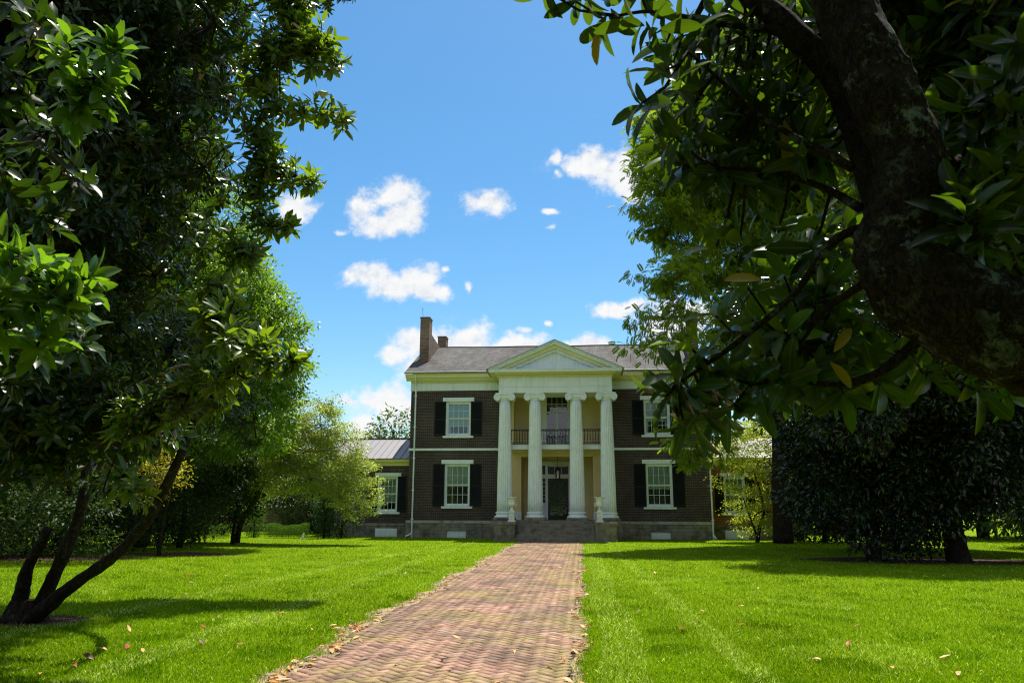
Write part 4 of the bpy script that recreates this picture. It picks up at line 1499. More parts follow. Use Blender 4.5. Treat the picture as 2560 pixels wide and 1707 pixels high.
def grass(n, y0, y1, power, hgt, wid, seed):
    r = np.random.default_rng(seed)
    x, y = sample_ground(r, n, y0, y1, power)
    el = PA + .10 * np.sin(y * .9) + .06 * np.sin(y * 2.7 + 1) + .03 * np.sin(y * 7.1) - .19 - .05 * np.sin(y * 4.1) + r.normal(0, .06, n)
    er = PB + .05 * np.sin(y * 1.1 + 2) + .03 * np.sin(y * 3.3) + .03 + r.normal(0, .03, n)
    keep = ((x < el) | (x > er)) & ~((y > 43.7) & (x > -16) & (x < 13)) & ~((y > 39.9) & (x > XC - 3.3) & (x < XC + 3.3))
    edge_dist = np.minimum(np.abs(x - el), np.abs(x - er))
    inside = (x > el) & (x < er) & (edge_dist < .30) & (r.uniform(size=n) < .16 * np.exp(-edge_dist / .10))
    keep |= inside
    for (mx_, my_, ma, mb_) in MULCH:
        dd = ((x - mx_) / ma) ** 2 + ((y - my_) / mb_) ** 2
        keep &= (dd > 1.05) | (r.uniform(size=n) < np.clip((dd - .45) * .5, .02, 1))
    x, y = x[keep], y[keep]
    n = len(x)
    a = r.uniform(0, 2 * pi, n)
    lean = np.abs(r.normal(0.35, .3, n))
    la = r.uniform(0, 2 * pi, n)
    patch = .75 + .5 * np.sin(x * 1.7 + 2 * np.sin(y * .8)) * np.sin(y * 1.3 + x * .4)
    h = hgt * r.uniform(.55, 1.25, n) * (.85 + .25 * patch)
    w = wid * r.uniform(.7, 1.3, n) * (1 + np.maximum(0, y - 9) * .06)
    dx, dy = np.cos(a) * w / 2, np.sin(a) * w / 2
    tx_, ty_ = np.cos(la) * lean * h, np.sin(la) * lean * h
    tint = np.clip(r.normal(.42, .17, n) + .10 * (patch - .75), 0, .95)
    stripe = (np.abs(x - .42 - .07 * np.sin(y * .7)) < .26) | (np.abs(x + .018 * y + 4.7) < .22) | (np.abs(x - 1.9 + .02 * y) < .16) | (np.abs(x + 8.0 - .05 * y) < .25)
    dry = (np.sin(x * .9 + 1.3 * np.sin(y * .5)) * np.sin(y * .7 + 1.1 * np.sin(x * .6)) > .72) & (r.uniform(size=n) < .3)
    tint = np.where(dry, r.uniform(.7, .97, n), tint)
    lush = np.sin(x * 2.9 + 3 * np.sin(y * .9)) * np.sin(y * 2.3 + x) > .6
    tint = np.where(lush, tint * .45, tint)
    h = np.where(lush, h * 1.25, h)
    tint = np.where(stripe & (r.uniform(size=n) < .28), r.uniform(.84, 1.0, n), tint)
    tint = np.where(r.uniform(size=n) < .035, r.uniform(.88, 1.0, n), tint)
    p = np.stack([x, y, np.zeros(n)], 1)
    v0 = p + np.stack([dx, dy, np.zeros(n)], 1)
    v1 = p - np.stack([dx, dy, np.zeros(n)], 1)
    mid = p + np.stack([tx_ * .35, ty_ * .35, h * .6], 1)
    v2 = mid - np.stack([dx, dy, np.zeros(n)], 1) * .7
    v3 = p + np.stack([tx_, ty_, h / np.sqrt(1 + lean ** 2 * .6)], 1)
    V = np.stack([v0, v1, v2, v3], 1).reshape(-1, 3)
    F = np.array([[0, 1, 2, 3]])[None] + (np.arange(n) * 4)[:, None, None]
    return V, F.reshape(-1, 4), np.repeat(tint, 4)


parts = [grass(1080000, 5.2, 52, 1.06, .046, .0038, 21)]
off, VV, FF, TT = 0, [], [], []
for (V, F, T) in parts:
    VV.append(V)
    FF.append(F + off)
    TT.append(T)
    off += len(V)
go = put('grass', np_mesh('grass', np.concatenate(VV), np.concatenate(FF), 'grass_blade', {'tint': np.concatenate(TT)}))
go['kind'] = 'stuff'
go['label'] = 'short mown green grass covering the lawn on both sides of the path'
go['category'] = 'grass'

# fallen leaves: each a thing of its own
T0, F0, A0 = leaf_template('hi')
LEAFM = []
for k in range(5):
    rr_ = np.random.default_rng(50 + k)
    V = T0.copy()
    V[:, 1] -= .5
    curl = (.5, -.35, .8, .2, -.6)[k]
    V[:, 2] = curl * (V[:, 1] ** 2) * .55 + np.abs(V[:, 0]) * (.5, .25, .9, -.2, .6)[k] + rr_.normal(0, .012, len(V))
    V[:, 2] -= V[:, 2].min()
    V *= .15
    row = []
    for mt in ('tan_leaf', 'red_leaf', 'brown_leaf'):
        row.append(np_mesh('fallen_leaf', V, F0, mt, {'tint': np.full(len(V), .5), 'across': A0}, smooth=True))
    LEAFM.append(row)


def fallen(x, y, z, colour, group, label, size=1.0):
    o = bpy.data.objects.new('fallen_leaf', LEAFM[rnd.randrange(5)][colour])
    o.location = (x, y, z)
    o.rotation_euler = (rnd.gauss(0, .25), rnd.gauss(0, .25), rnd.uniform(0, 2 * pi))
    o.scale = (size, size, size)
    o['label'], o['category'], o['group'] = label, 'leaf', group
    C.objects.link(o)


COLS = ('tan', 'reddish', 'brown')
for i in range(132):
    y = 6.8 * (26 / 6.8) ** (rnd.random() ** 1.25)
    c = rnd.choices((0, 1, 2), (6, 2, 3))[0]
    fallen(edge_l(y) - .06 + rnd.gauss(-.03, .11), y, .022, c, 'dry leaves along the left edge of the brick path',
           f'curled {COLS[c]} dry leaf lying in the litter along the left edge of the brick path', rnd.uniform(.5, 1.1))
for i in range(66):
    y = 6.8 * (22 / 6.8) ** (rnd.random() ** 1.2)
    c = rnd.choices((0, 1, 2), (6, 2, 3))[0]
    fallen(edge_r(y) - .02 + rnd.gauss(0, .07), y, .025, c, 'dry leaves along the right edge of the brick path',
           f'curled {COLS[c]} dry leaf lying in the litter along the right edge of the brick path', rnd.uniform(.5, 1.0))
for i in range(24):
    y = 6.9 * (30 / 6.9) ** rnd.random()
    c = rnd.choices((0, 1, 2), (7, 1, 2))[0]
    fallen(rnd.uniform(PA + .3, PB - .3), y, .024, c, 'dry leaves scattered on the brick path',
           f'single {COLS[c]} dry leaf lying out on the paving of the brick path', rnd.uniform(.5, 1.0))
for i in range(28):
    y = 7.0 * (24 / 7.0) ** (rnd.random() ** 1.2)
    c = rnd.choices((0, 1, 2), (6, 2, 3))[0]
    fallen(rnd.uniform(.6, .58 * y), y, .055, c, 'dry leaves on the lawn right of the path',
           f'{COLS[c]} dry leaf resting on top of the grass right of the path', rnd.uniform(.6, 1.15))
for i in range(28):
    y = 7.0 * (20 / 7.0) ** (rnd.random() ** 1.2)
    c = rnd.choices((0, 1, 2), (6, 2, 3))[0]
    fallen(rnd.uniform(-.75 * y, -3.4), y, .055, c, 'dry leaves on the lawn left of the path',
           f'{COLS[c]} dry leaf resting on top of the grass left of the path', rnd.uniform(.6, 1.15))

for i in range(22):
    t, q = rnd.uniform(0, 2 * pi), sqrt(rnd.random())
    mx_, my_, ma, mb_ = MULCH[(0, 2, 0, 3)[i % 4]]
    fallen(mx_ + ma * q * cos(t), my_ + mb_ * q * sin(t), .03, rnd.choices((0, 1, 2), (3, 3, 4))[0], 'dry leaves on the bare ground under the trees', 'dry leaf lying on the dark bare ground in the shade under the trees', rnd.uniform(.8, 1.3))

# low brick garden wall and a small white marker far left
gw = MB()
gw.box(-34, -15.5, 52.0, 52.35, -.1, 1.55)
gw.box(-34.05, -15.45, 51.95, 52.4, 1.551, 1.65)
o = gw.build('garden_wall', 'brick_garden')
o['label'], o['category'] = 'low brown brick garden wall behind the clipped hedge beside the left wing', 'wall'
mx, my = -14.95, 41.2
mk = MB()
mk.prism([(mx - .06, 0), (mx + .06, 0), (mx + .12, .32), (mx + .03, .32)], 'y', my, my + .05)
mk.box(mx - .12, mx + .14, my - .05, my + .12, 0.002, .03)
o = mk.build('garden_marker', 'white_paint')
o['label'], o['category'] = 'small leaning white marker at the right end of the clipped hedge', 'marker'

# unseen wood added behind the camera to darken pane reflections and ambient light
r = np.random.default_rng(77)
n = 9000
x = r.uniform(-75, 75, n)
y = -34 - np.abs(r.normal(0, 5, n)) + .004 * x * x * -1
z = r.uniform(0, 1, n) ** .8 * (11 + 3 * np.sin(x * .35) + 2 * np.sin(x * .9 + 1))
d = norm(r.normal(size=(n, 3)))
u = norm(r.normal(size=(n, 3)) * .7 + np.array([0, .5, .6]))
wo = put('unseen_woods', leaves_mesh('unseen_woods', 'quad', np.stack([x, y, z], 1), d, u, r.uniform(1.0, 2.0, n), np.full(n, 1.3), r.uniform(0, .8, n), 'far_leaf'))
wo['kind'], wo['label'], wo['category'] = 'stuff', 'unseen dark wood added behind the camera to darken reflections and ambient light', 'unseen_woods'

# ================================================================== TREES
def L_(u, v, Y, rm):
    p = at(u, v, Y)
    return ((p.x, p.y, p.z), rm)


# ---- tall pecan in front of the right end of the house
pl = [L_(1690, 330, 36, 2.1), L_(1650, 420, 35, 1.5), L_(1660, 520, 35, 1.7), L_(1800, 300, 37, 2.8), L_(1790, 450, 37, 2.8), L_(1900, 280, 39, 3.2),
      L_(1720, 600, 35, 1.5), L_(1650, 690, 33, 1.0), L_(1700, 720, 33, 1.1), L_(1615, 790, 32, .75), L_(1595, 840, 31.5, .6), L_(1680, 820, 32, .8), L_(1650, 870, 31.5, .55), L_(1720, 780, 33, .8),
      L_(1660, 960, 34, .6), L_(1705, 1000, 34, .7), L_(1750, 1055, 34.5, .75), L_(1690, 1105, 34, .5), L_(1725, 1160, 34, .5), L_(1780, 1130, 35, .7), L_(1720, 940, 34, .8), L_(1700, 1040, 34, .6), L_(1770, 1000, 35, 1.1), L_(1745, 1110, 34, .6), L_(1800, 1080, 36, .9), L_(1850, 950, 37, 1.5), L_(1790, 880, 35, 1.1),
      L_(1830, 650, 38, 2.2), L_(1880, 800, 38, 2.0), L_(1960, 480, 39, 3.2), L_(1950, 700, 39, 2.8), L_(2080, 380, 41, 3.8), L_(2100, 620, 41, 3.4), L_(1980, 900, 40, 2.2), L_(1920, 120, 40, 3.0), L_(2150, 200, 42, 4.0)]
pt = at(1965, 1350, 39.8)
pecan = broad_tree('pecan_tree', 'tall yellow-green tree with fine feathery leaves overhanging one end of the house roof', 'tree', (9.75, 39.8, 0), pl,
                   [([(9.75, 39.8, -.1), (9.8, 39.8, 2.5), (9.9, 39.8, 6), (9.6, 39.8, 10), (9.3, 39.8, 15), (9.2, 40, 19)], [.48, .40, .36, .32, .24, .12])],
                   'pecan_leaf', .62, 20, .21, .34, 'frond', seed=31, gap=.42, width=1.0, flat=.55, droop=.45, shell=.35)

# ---- yellow-green dogwood in front of the right wing
broad_tree('dogwood_tree', 'small yellow-green dogwood in front of the right wing window', 'tree', (8.75, 41.0, 0),
           [L_(1840, 1090, 41, .9), L_(1890, 1080, 41, .8), L_(1800, 1130, 41, .8), L_(1810, 1200, 40.6, .6), L_(1850, 1120, 41, 1.0), L_(1900, 1150, 41, 1.1), L_(1830, 1165, 41, .75), L_(1930, 1210, 41, 1.0), L_(1860, 1245, 40.6, .8), L_(1840, 1280, 41, .6), L_(1920, 1280, 41, .9), L_(1870, 1310, 41, .7), L_(1950, 1310, 41, .7)],
           [([(8.75, 41, -.1), (8.95, 41, .8), (9.2, 41, 1.6), (9.0, 41, 2.8), (8.8, 41, 3.6)], [.11, .09, .07, .06, .04]),
            ([(8.8, 41, .25), (8.5, 41, 1.2), (8.2, 41, 2.2)], [.07, .05, .03])],
           'young_leaf', .34, 26, .20, .10, 'lo', seed=32, gap=.4, width=1.2, flat=.3)

# ---- dark magnolias on the right
def magnolia_far(label, base, lobes, trunks, seed, spacing=.58, L=.185):
    return broad_tree('magnolia_tree', label, 'tree', base, lobes, trunks, 'dark_magnolia_leaf', spacing, 44, .21, L, 'mid', seed=seed, gap=.26, uprand=.8, width=1.15,
                      group='dark magnolias shading the right lawn', flat=.8, droop=.1, shell=.5)


magnolia_far('dark glossy magnolia beside the tall feathery tree, its branches reaching the grass', (9.6, 27.4, 0),
             [((7.6, 25.0, 6.8), 1.9), ((8.6, 24.6, 4.8), 1.5), ((9.6, 24.6, 7.4), 2.0), ((6.9, 26.5, 8.6), 1.6), ((8.3, 27.6, 2.3), 1.6), ((9.6, 27.0, 2.6), 1.9), ((8.6, 27.6, 4.6), 1.9), ((10.2, 27.5, 5.2), 2.4), ((9.2, 28.0, 7.2), 2.3), ((11.3, 28.5, 8.0), 2.6), ((8.7, 28.3, 9.3), 1.9), ((10.4, 28.8, 10.6), 2.4), ((8.0, 28.0, 3.6), .8), ((9.3, 26.2, 1.0), .95), ((10.6, 26.4, 1.0), .8), ((7.7, 27.4, 2.0), .6)],
             [([(9.6, 27.4, -.1), (9.65, 27.4, 1.5), (9.6, 27.5, 4), (9.8, 27.8, 8)], [.26, .22, .18, .10])], 41)
magnolia_far('broad dark magnolia with a thick black trunk beside the sunlit gap', (12.1, 26.9, 0),
             [((11.6, 24.3, 6.4), 2.0), ((13.6, 24.4, 6.6), 2.1), ((12.4, 24.8, 4.0), 1.5), ((11.6, 26.6, 2.9), 1.8), ((12.9, 26.5, 3.6), 2.0), ((11.6, 27.0, 5.6), 2.3), ((13.5, 27.2, 6.4), 2.5), ((12.3, 27.8, 8.8), 2.6), ((14.4, 27.5, 9.2), 2.6), ((11.1, 26.0, 1.1), .95), ((13.1, 28, 11.5), 2.4)],
             [([(12.1, 26.9, -.1), (12.0, 26.9, 1.0), (12.2, 27, 3.5), (12.6, 27.3, 8)], [.40, .30, .25, .14])], 42)
magnolia_far('dark magnolia at the right frame edge, low leaves right of the sunlit gap', (16.2, 27.4, 0),
             [((14.9, 26.2, 1.3), .95), ((15.6, 26.4, 1.0), 1.1), ((15.9, 26.6, 3.2), 2.0), ((17.4, 27, 2.5), 2.2), ((16.2, 27.5, 5.6), 2.5), ((17.5, 28, 8.5), 3.0)],
             [([(16.2, 27.4, -.1), (16.2, 27.4, 2), (16.4, 27.5, 6)], [.3, .24, .14])], 43)

for (lab, (x, y), rad, sd) in [('dark shrub behind the pecan trunk, right of the dogwood', (12.2, 41.5), 2.4, 45), ('dark shrub filling the shade behind the magnolia trunks', (12.6, 33.5), 2.4, 46), ('dark shrub behind the sunlit gap at the right', (21.5, 37.0), 2.6, 47), ('dark shrub at the right frame edge behind the magnolias', (20.5, 31.0), 2.5, 48)]:
    broad_tree('evergreen_shrub', lab, 'shrub', (x, y, 0),
               [((x, y, rad * .75), (rad, rad, rad * .8)), ((x - rad * .5, y - .3, rad * 1.5), (rad * .7, rad * .7, rad * .7)), ((x + rad * .55, y + .2, rad * 1.35), (rad * .65, rad * .65, rad * .6)), ((x, y + .3, rad * 2.0), (rad * .6, rad * .6, rad * .6))],
               [([(x, y, -.05), (x + .1, y, 1.2), (x, y, 3)], [.12, .09, .05])],
               'shrub_leaf', .5, 12, .26, .22, 'lo', seed=sd, gap=.15, width=1.2, group='shaded shrubs behind the right magnolias')

# ---- left middle distance
broad_tree('maple_tree', 'large bright green rounded tree behind the three-stemmed magnolia', 'tree', (-18.6, 32.0, 0),
           [L_(630, 700, 30, 1.3), L_(690, 755, 30, .95), L_(690, 830, 30, 1.25), L_(745, 815, 30, .55), L_(640, 800, 30, 1.3), L_(640, 900, 30.5, 2.2), L_(560, 760, 31, 2.5), L_(590, 645, 31, 1.2), L_(540, 560, 32, 1.9), L_(450, 650, 32, 2.6), L_(500, 900, 31.5, 2.6), L_(640, 1040, 31, 1.9), L_(380, 850, 32, 2.8), L_(700, 980, 30.5, 1.0), L_(340, 600, 33, 3.0), L_(400, 420, 33, 2.6), L_(520, 1040, 31.5, 2.2), L_(200, 720, 34, 3.2), L_(80, 900, 34, 3.0), L_(250, 980, 33, 2.8)],
           [([(-18.6, 32.0, -.1), (-18.3, 31.9, 3), (-17.4, 31.7, 7), (-16.6, 31.7, 11)], [.34, .28, .2, .1])],
           'broad_leaf', .56, 44, .23, .165, 'lo', uprand=.75, seed=51, gap=.30, width=1.3, flat=.6)
dogwood = broad_tree('dogwood_tree', 'wide pale-leaved dogwood with long spreading boughs in front of a side wing', 'tree', (-16.2, 35.9, 0),
           [L_(800, 1060, 35, 1.1), L_(740, 1040, 35.3, .9), L_(860, 1110, 35, 1.0), L_(905, 1180, 34.8, .85), L_(920, 1240, 34.6, .65), L_(930, 1265, 34.5, .4), L_(830, 1180, 35, 1.2), L_(760, 1130, 35.5, 1.2), L_(690, 1110, 35.5, 1.3), L_(620, 1130, 35.8, 1.3),
            L_(850, 1245, 35, .7), L_(780, 1200, 35.2, .9), L_(700, 1185, 35.5, 1.0), L_(600, 1210, 36, 1.2), L_(880, 1285, 35, .4), L_(910, 1290, 34.6, .3), L_(640, 1210, 36, .9), L_(830, 1010, 35, .5), L_(560, 1220, 36, 1.1), L_(540, 1160, 36, 1.3)],
           [([(-16.2, 35.9, -.1), (-16.0, 35.8, .9), (-15.4, 35.7, 1.9), (-14.9, 35.5, 2.7)], [.17, .13, .11, .07])],
           'pale_leaf', .35, 44, .17, .105, 'lo', uprand=.95, seed=52, gap=.36, width=1.25, flat=.4, twig_share=.18)
m = MB()
for pts, r0, r1 in (([(-15.4, 35.7, 1.9), L_(560, 1170, 34.6, 0)[0], L_(620, 1130, 34.2, 0)[0], L_(700, 1118, 34.0, 0)[0], L_(790, 1128, 34.0, 0)[0], L_(860, 1112, 34.2, 0)[0]], .085, .02),
                    ([L_(620, 1130, 34.2, 0)[0], L_(700, 1150, 33.9, 0)[0], L_(770, 1190, 33.9, 0)[0], L_(850, 1215, 34.0, 0)[0]], .045, .012),
                    ([L_(560, 1170, 34.6, 0)[0], L_(620, 1080, 34.2, 0)[0], L_(700, 1040, 34.2, 0)[0], L_(760, 1060, 34.3, 0)[0]], .05, .012),
                    ([L_(700, 1118, 34.0, 0)[0], L_(760, 1085, 33.9, 0)[0], L_(820, 1060, 34, 0)[0]], .03, .01)):
    sp, sr = spline(pts, list(np.linspace(r0, r1, len(pts))), 5)
    m.tube(sp, sr, 7)
m.build('bough', 'bark_pale', dogwood, smooth=True)
broad_tree('magnolia_shrub', 'young round dark magnolia standing alone under the pale dogwood', 'shrub', (-15.7, 34.4, 0),
           [L_(590, 1220, 34, .95), L_(570, 1160, 34, 1.1), L_(610, 1270, 33.8, .7), L_(560, 1290, 34, .6), L_(510, 1190, 34.2, 1.0)],
           [([(-15.7, 34.4, -.05), (-15.7, 34.4, .5), (-15.6, 34.4, 1.6)], [.10, .08, .05])],
           'shrub_leaf', .36, 13, .2, .2, 'mid', seed=53, gap=.15, width=1.1)
# cypress and shrub beside the left wing
broad_tree('cypress_shrub', 'narrow leaning dark green cypress left of the left wing', 'shrub', (-14.05, 42.0, 0),
           [((-14.0, 42.0, 1.1), (.50, .55, 1.1)), ((-13.75, 42.0, 2.4), (.38, .38, 1.1)), ((-14.35, 41.9, 1.5), (.28, .3, .7))],
           [([(-14.05, 42.0, -.05), (-13.95, 42.0, 1.5), (-13.75, 42.0, 3)], [.07, .05, .02])],
           'cypress_leaf', .19, 30, .12, .10, 'quad', seed=54, gap=.05, width=.5, droop=-.5, branches=False)
broad_tree('holly_shrub', 'loose grey-green shrub in front of the left wing wall', 'shrub', (-13.2, 42.4, 0),
           [((-13.2, 42.4, 1.1), (.9, .8, 1.1)), ((-12.8, 42.6, 2.0), (.7, .6, .9)), ((-13.7, 42.4, .6), (.6, .6, .6))],
           [([(-13.2, 42.4, -.05), (-13.1, 42.4, 1), (-12.9, 42.5, 2.2)], [.06, .04, .02])],
           'shrub_leaf', .30, 11, .2, .13, 'lo', seed=55, gap=.35, width=1.2)


def hedge(label, x0, x1, y0, y1, h, seed):
    r = np.random.default_rng(seed)
    root = thing('hedge', label, 'hedge', ((x0 + x1) / 2, (y0 + y1) / 2, 0), 'low clipped box hedges')
    n = int((x1 - x0) * (y1 - y0) * h * 7000)
    p = np.stack([r.uniform(x0, x1, n), r.uniform(y0, y1, n), r.uniform(.02, 1, n) ** .75 * h], 1)
    top = h * (1 + .10 * np.sin(p[:, 0] * 3.1 + seed) + .05 * np.sin(p[:, 0] * 7))
    p[:, 2] *= top / h
    d = norm(r.normal(size=(n, 3)) + np.array([0, -.2, .7]))
    u = norm(r.normal(size=(n, 3)) + np.array([0, -.4, .6]))
    put('foliage', leaves_mesh('foliage', 'quad', p, d, u, r.uniform(.035, .06, n), np.full(n, .9), np.clip(r.normal(.4, .2, n), 0, .98), 'hedge_leaf'), root)
    m_ = MB()
    for k in range(int((x1 - x0) * 3)):
        xx = x0 + .15 + k / 3
        m_.tube([(xx, (y0 + y1) / 2 + .2, -.02), (xx + .05, (y0 + y1) / 2 + .2, h * .5)], [.012, .006], 5)
    m_.build('stem', 'twig', root)


hedge('clipped green box hedge ending at the small white marker', -17.3, -15.0, 41.6, 42.6, .72, 61)
hedge('clipped green box hedge behind the young round magnolia', -21.8, -19.2, 41.2, 42.2, .68, 62)
broad_tree('box_shrub', 'bright green conical box shrub left of the clipped hedge', 'shrub', (-18.2, 42.5, 0), [((-18.2, 42.5, .8), (.55, .55, .9)), ((-18.2, 42.5, 1.5), (.35, .35, .6))],
           [([(-18.2, 42.5, -.02), (-18.2, 42.5, 1)], [.05, .02])], 'hedge_leaf', .2, 14, .12, .09, 'quad', seed=63, gap=.02, width=.9, branches=False)

# ---- understorey behind the left trunk
under = [('dark evergreen shrub at the left frame edge behind the forked trunk', (-22.5, 26.0), 2.6, 'shrub_leaf', 71), ('dark loose shrub behind the sawn-off stem', (-18.6, 26.5), 2.2, 'shrub_leaf', 72), ('dark shrub close behind the sawn-off stem, low and broad', (-15.6, 22.5), 1.5, 'shrub_leaf', 79), ('dark shrub at the left frame edge, nearest of the row', (-18.8, 23.0), 1.9, 'shrub_leaf', 80),
         ('dark evergreen shrub behind the middle stem', (-17.2, 28.6), 2.0, 'shrub_leaf', 73), ('tall dark shrub behind the leaning stem', (-16.4, 31.0), 1.6, 'shrub_leaf', 74),
         ('deep shaded shrub left of the young round magnolia', (-19.4, 35.0), 2.6, 'shrub_leaf', 75), ('shaded shrub behind the dogwood and garden wall', (-17.5, 49.5), 2.4, 'shrub_leaf', 76)]
for (lab, (x, y), rad, mt, sd) in under:
    broad_tree('evergreen_shrub', lab, 'shrub', (x, y, 0),
               [((x, y, rad * .75), (rad, rad, rad * .8)), ((x - rad * .5, y - .3, rad * 1.5), (rad * .7, rad * .7, rad * .7)), ((x + rad * .55, y + .2, rad * 1.35), (rad * .65, rad * .65, rad * .6)), ((x, y + .3, rad * 2.0), (rad * .6, rad * .6, rad * .6))],
               [([(x, y, -.05), (x + .1, y, 1.2), (x, y, 3)], [.12, .09, .05])],
               mt, .58, 42, .24, .14, 'lo', seed=sd, gap=.26, uprand=.8, width=1.2, group='shaded shrubs along the left edge of the lawn')
broad_tree('crape_myrtle', 'yellow-green young tree with reddish new leaves behind the leaning stem', 'shrub', (-14.6, 26.3, 0),
           [L_(370, 1130, 25.5, .62), L_(340, 1190, 25.5, .7), L_(400, 1170, 25.5, .55), L_(440, 1190, 25.5, .5), L_(380, 1240, 25.5, .55), L_(330, 1110, 25.5, .5), L_(420, 1120, 25.5, .42)],
           [([(-14.6, 26.3, -.05), (-14.5, 26.2, 1.2), (-14.2, 26, 2.6)], [.06, .05, .03]), ([(-14.6, 26.3, .1), (-15, 26.2, 1.4), (-15, 26, 2.6)], [.05, .04, .02])],
           'rust_leaf', .27, 13, .14, .11, 'lo', seed=78, gap=.3, width=1.2)

# ---- trees behind the house and round the grounds
far = [(-18.3, 74, 3.6, 11.4, 'dark blue-green tree behind the left wing roof'), (-26, 70, 4.4, 9.0, 'tree behind the garden wall, right of the gap'), (-34, 66, 5.5, 12, 'wide tree behind the garden wall'), (-43, 60, 6.0, 13, 'tall tree far left behind the shaded shrubs'), (-33, 46, 5.0, 12, 'tree left of the clipped hedges, half hidden by the maple'),
       (-46, 44, 5.5, 13, 'tree at the far left edge of the grounds'), (16, 58, 5.0, 12, 'tree behind the right wing'), (24, 50, 5.5, 13, 'tree behind the dark magnolias'), (34, 54, 6.0, 13, 'tree seen through the dark magnolias'), (22, 66, 5.5, 14, 'tall tree behind the right wing and the pecan'), (44, 60, 6, 14, 'tree at the far right edge of the grounds'), (30, 40, 4.5, 10, 'tree behind the sunlit gap on the right')]
for i, (x, y, rad, hh, lab) in enumerate(far):
    r = np.random.default_rng(90 + i)
    lobes = [((x, y, hh * .42), (rad, rad, hh * .36)), ((x, y, hh * .75), (rad * .7, rad * .7, hh * .25)), ((x - rad * .6, y - .5, hh * .5), (rad * .6, rad * .6, hh * .22)), ((x + rad * .6, y - .5, hh * .45), (rad * .6, rad * .6, hh * .22)), ((x, y - rad * .5, hh * .2), (rad * .9, rad * .6, hh * .2))]
    broad_tree('backdrop_tree', lab, 'tree', (x, y, 0), lobes, [([(x, y, -.1), (x, y, hh * .4), (x, y, hh * .8)], [.35, .28, .1])],
               'far_leaf', 1.05, 14, .5, .42, 'lo', seed=90 + i, gap=.25, width=1.3, group='trees round the grounds', twig_share=.03)

# ================================================================== left magnolia (near)
rl = np.random.default_rng(5)
LMB = (-8.05, 11.25, 0)
lm = thing('magnolia_tree', 'large magnolia with three dark stems on one base, one of them sawn off short', 'tree', LMB)
m = MB()
stems = [([(-8.30, 11.2, -.15), (-8.25, 11.15, .35), (-8.1, 11.0, .75), (-7.85, 10.9, 1.15), (-7.76, 10.85, 1.32)], [.28, .22, .17, .15, .145]),
         ([(-8.15, 11.35, -.1), (-7.85, 11.2, .55), (-7.5, 11.0, 1.15), (-7.3, 10.9, 1.75), (-7.25, 10.8, 2.6), (-7.0, 10.4, 4.0), (-6.4, 10, 6.0), (-6.0, 9.6, 8.5)], [.27, .20, .165, .15, .145, .14, .12, .08]),
         ([(-8.2, 11.15, -.1), (-7.75, 11.0, .22), (-7.2, 10.8, .58), (-6.5, 10.55, .98), (-5.95, 10.3, 1.45), (-5.55, 10.1, 2.05), (-5.3, 10.0, 2.6), (-5.0, 9.8, 3.4), (-4.6, 9.4, 4.6)], [.30, .215, .175, .155, .14, .125, .10, .08, .05])]
for i, (pts, rad) in enumerate(stems):
    sp, sr = spline(pts, [q * .49 for q in rad], 7)
    m.tube(sp, sr, 20, wob=.16, seed=i, freq=4)
m.lathe(-8.2, 11.2, [(.40, -.1), (.30, .03), (.24, .14), (.18, .3)], 18, rad=lambda t: 1 + .14 * cos(3 * t) + .08 * sin(5 * t))
LM_LOBES = [L_(540, 60, 8, .58), L_(530, 250, 8, .52), L_(510, 420, 8, .52), L_(460, 560, 8, .45), L_(390, 690, 8, .48), L_(300, 820, 7.6, .48), L_(330, 950, 7.6, .36),
            L_(320, 100, 8, 1.0), L_(310, 350, 8, .95), L_(250, 600, 8, .85), L_(80, 100, 7, 1.1), L_(80, 400, 7, 1.1), L_(60, 650, 7.2, 1.0), L_(120, 850, 7.5, .75), L_(30, 980, 7.5, .7), L_(200, 990, 8, .45),
            L_(470, 150, 9.8, 1.15), L_(380, 400, 10, 1.2), L_(200, 250, 10.5, 1.6), L_(150, 600, 10.5, 1.3), L_(330, 640, 10.5, .75), L_(0, 800, 10.5, 1.2), L_(140, 880, 10.5, .8),
            L_(560, -180, 8.3, 1.0), L_(300, -230, 8, 1.4), L_(50, -150, 7, 1.5), L_(450, -60, 10, 1.4), L_(-150, 500, 8, 2.0), L_(-150, 900, 8, 1.6), L_(-100, 100, 8, 2.2),
            ((-7.9, 14.0, 4.6), 1.15), ((-8.9, 13.6, 4.2), 1.3), ((-7.3, 15.0, 3.7), .7), ((-6.75, 15.0, 4.9), .6), L_(440, 330, 8.6, .55), L_(420, 480, 8.8, .5), ((-6.5, 14.8, 3.3), .55), ((-8.0, 12, 10.0), 1.6), ((-6.3, 15, 14.5), 1.6), ((-2.6, 20.4, 19.6), .8), ((-3.7, 20.2, 19.8), .9), ((-5.0, 20.0, 19.8), 1.1), ((-6.3, 19, 19.0), 1.1), ((-5.0, 17.5, 17.5), .8), L_(420, 60, 11, 1.1), L_(300, 200, 11.5, 1.2), L_(120, 350, 11.5, 1.4), L_(300, 430, 11.5, 1.2), L_(440, 300, 11, .8), L_(100, 700, 11.5, 1.2), L_(270, 720, 11.5, .9), L_(60, 900, 11, 1.0), L_(220, 870, 11, .7), L_(350, 560, 10.5, .8), L_(60, 1080, 8.0, .42), L_(200, 1110, 8.2, .4), L_(120, 1160, 8.0, .3), L_(420, 960, 7.6, .3), L_(340, 1000, 8, .35), L_(10, 1050, 7, .35), L_(330, 1110, 8.3, .28), L_(430, 1090, 8.2, .2), L_(250, 1200, 9, .22), L_(100, 1090, 8.5, .45), L_(280, 1050, 8.5, .35), L_(400, 1020, 8.2, .30), L_(20, 1150, 9, .45), L_(180, 1160, 9, .3)]  # highest lobes: unseen bough added to cast shade on the left lawn
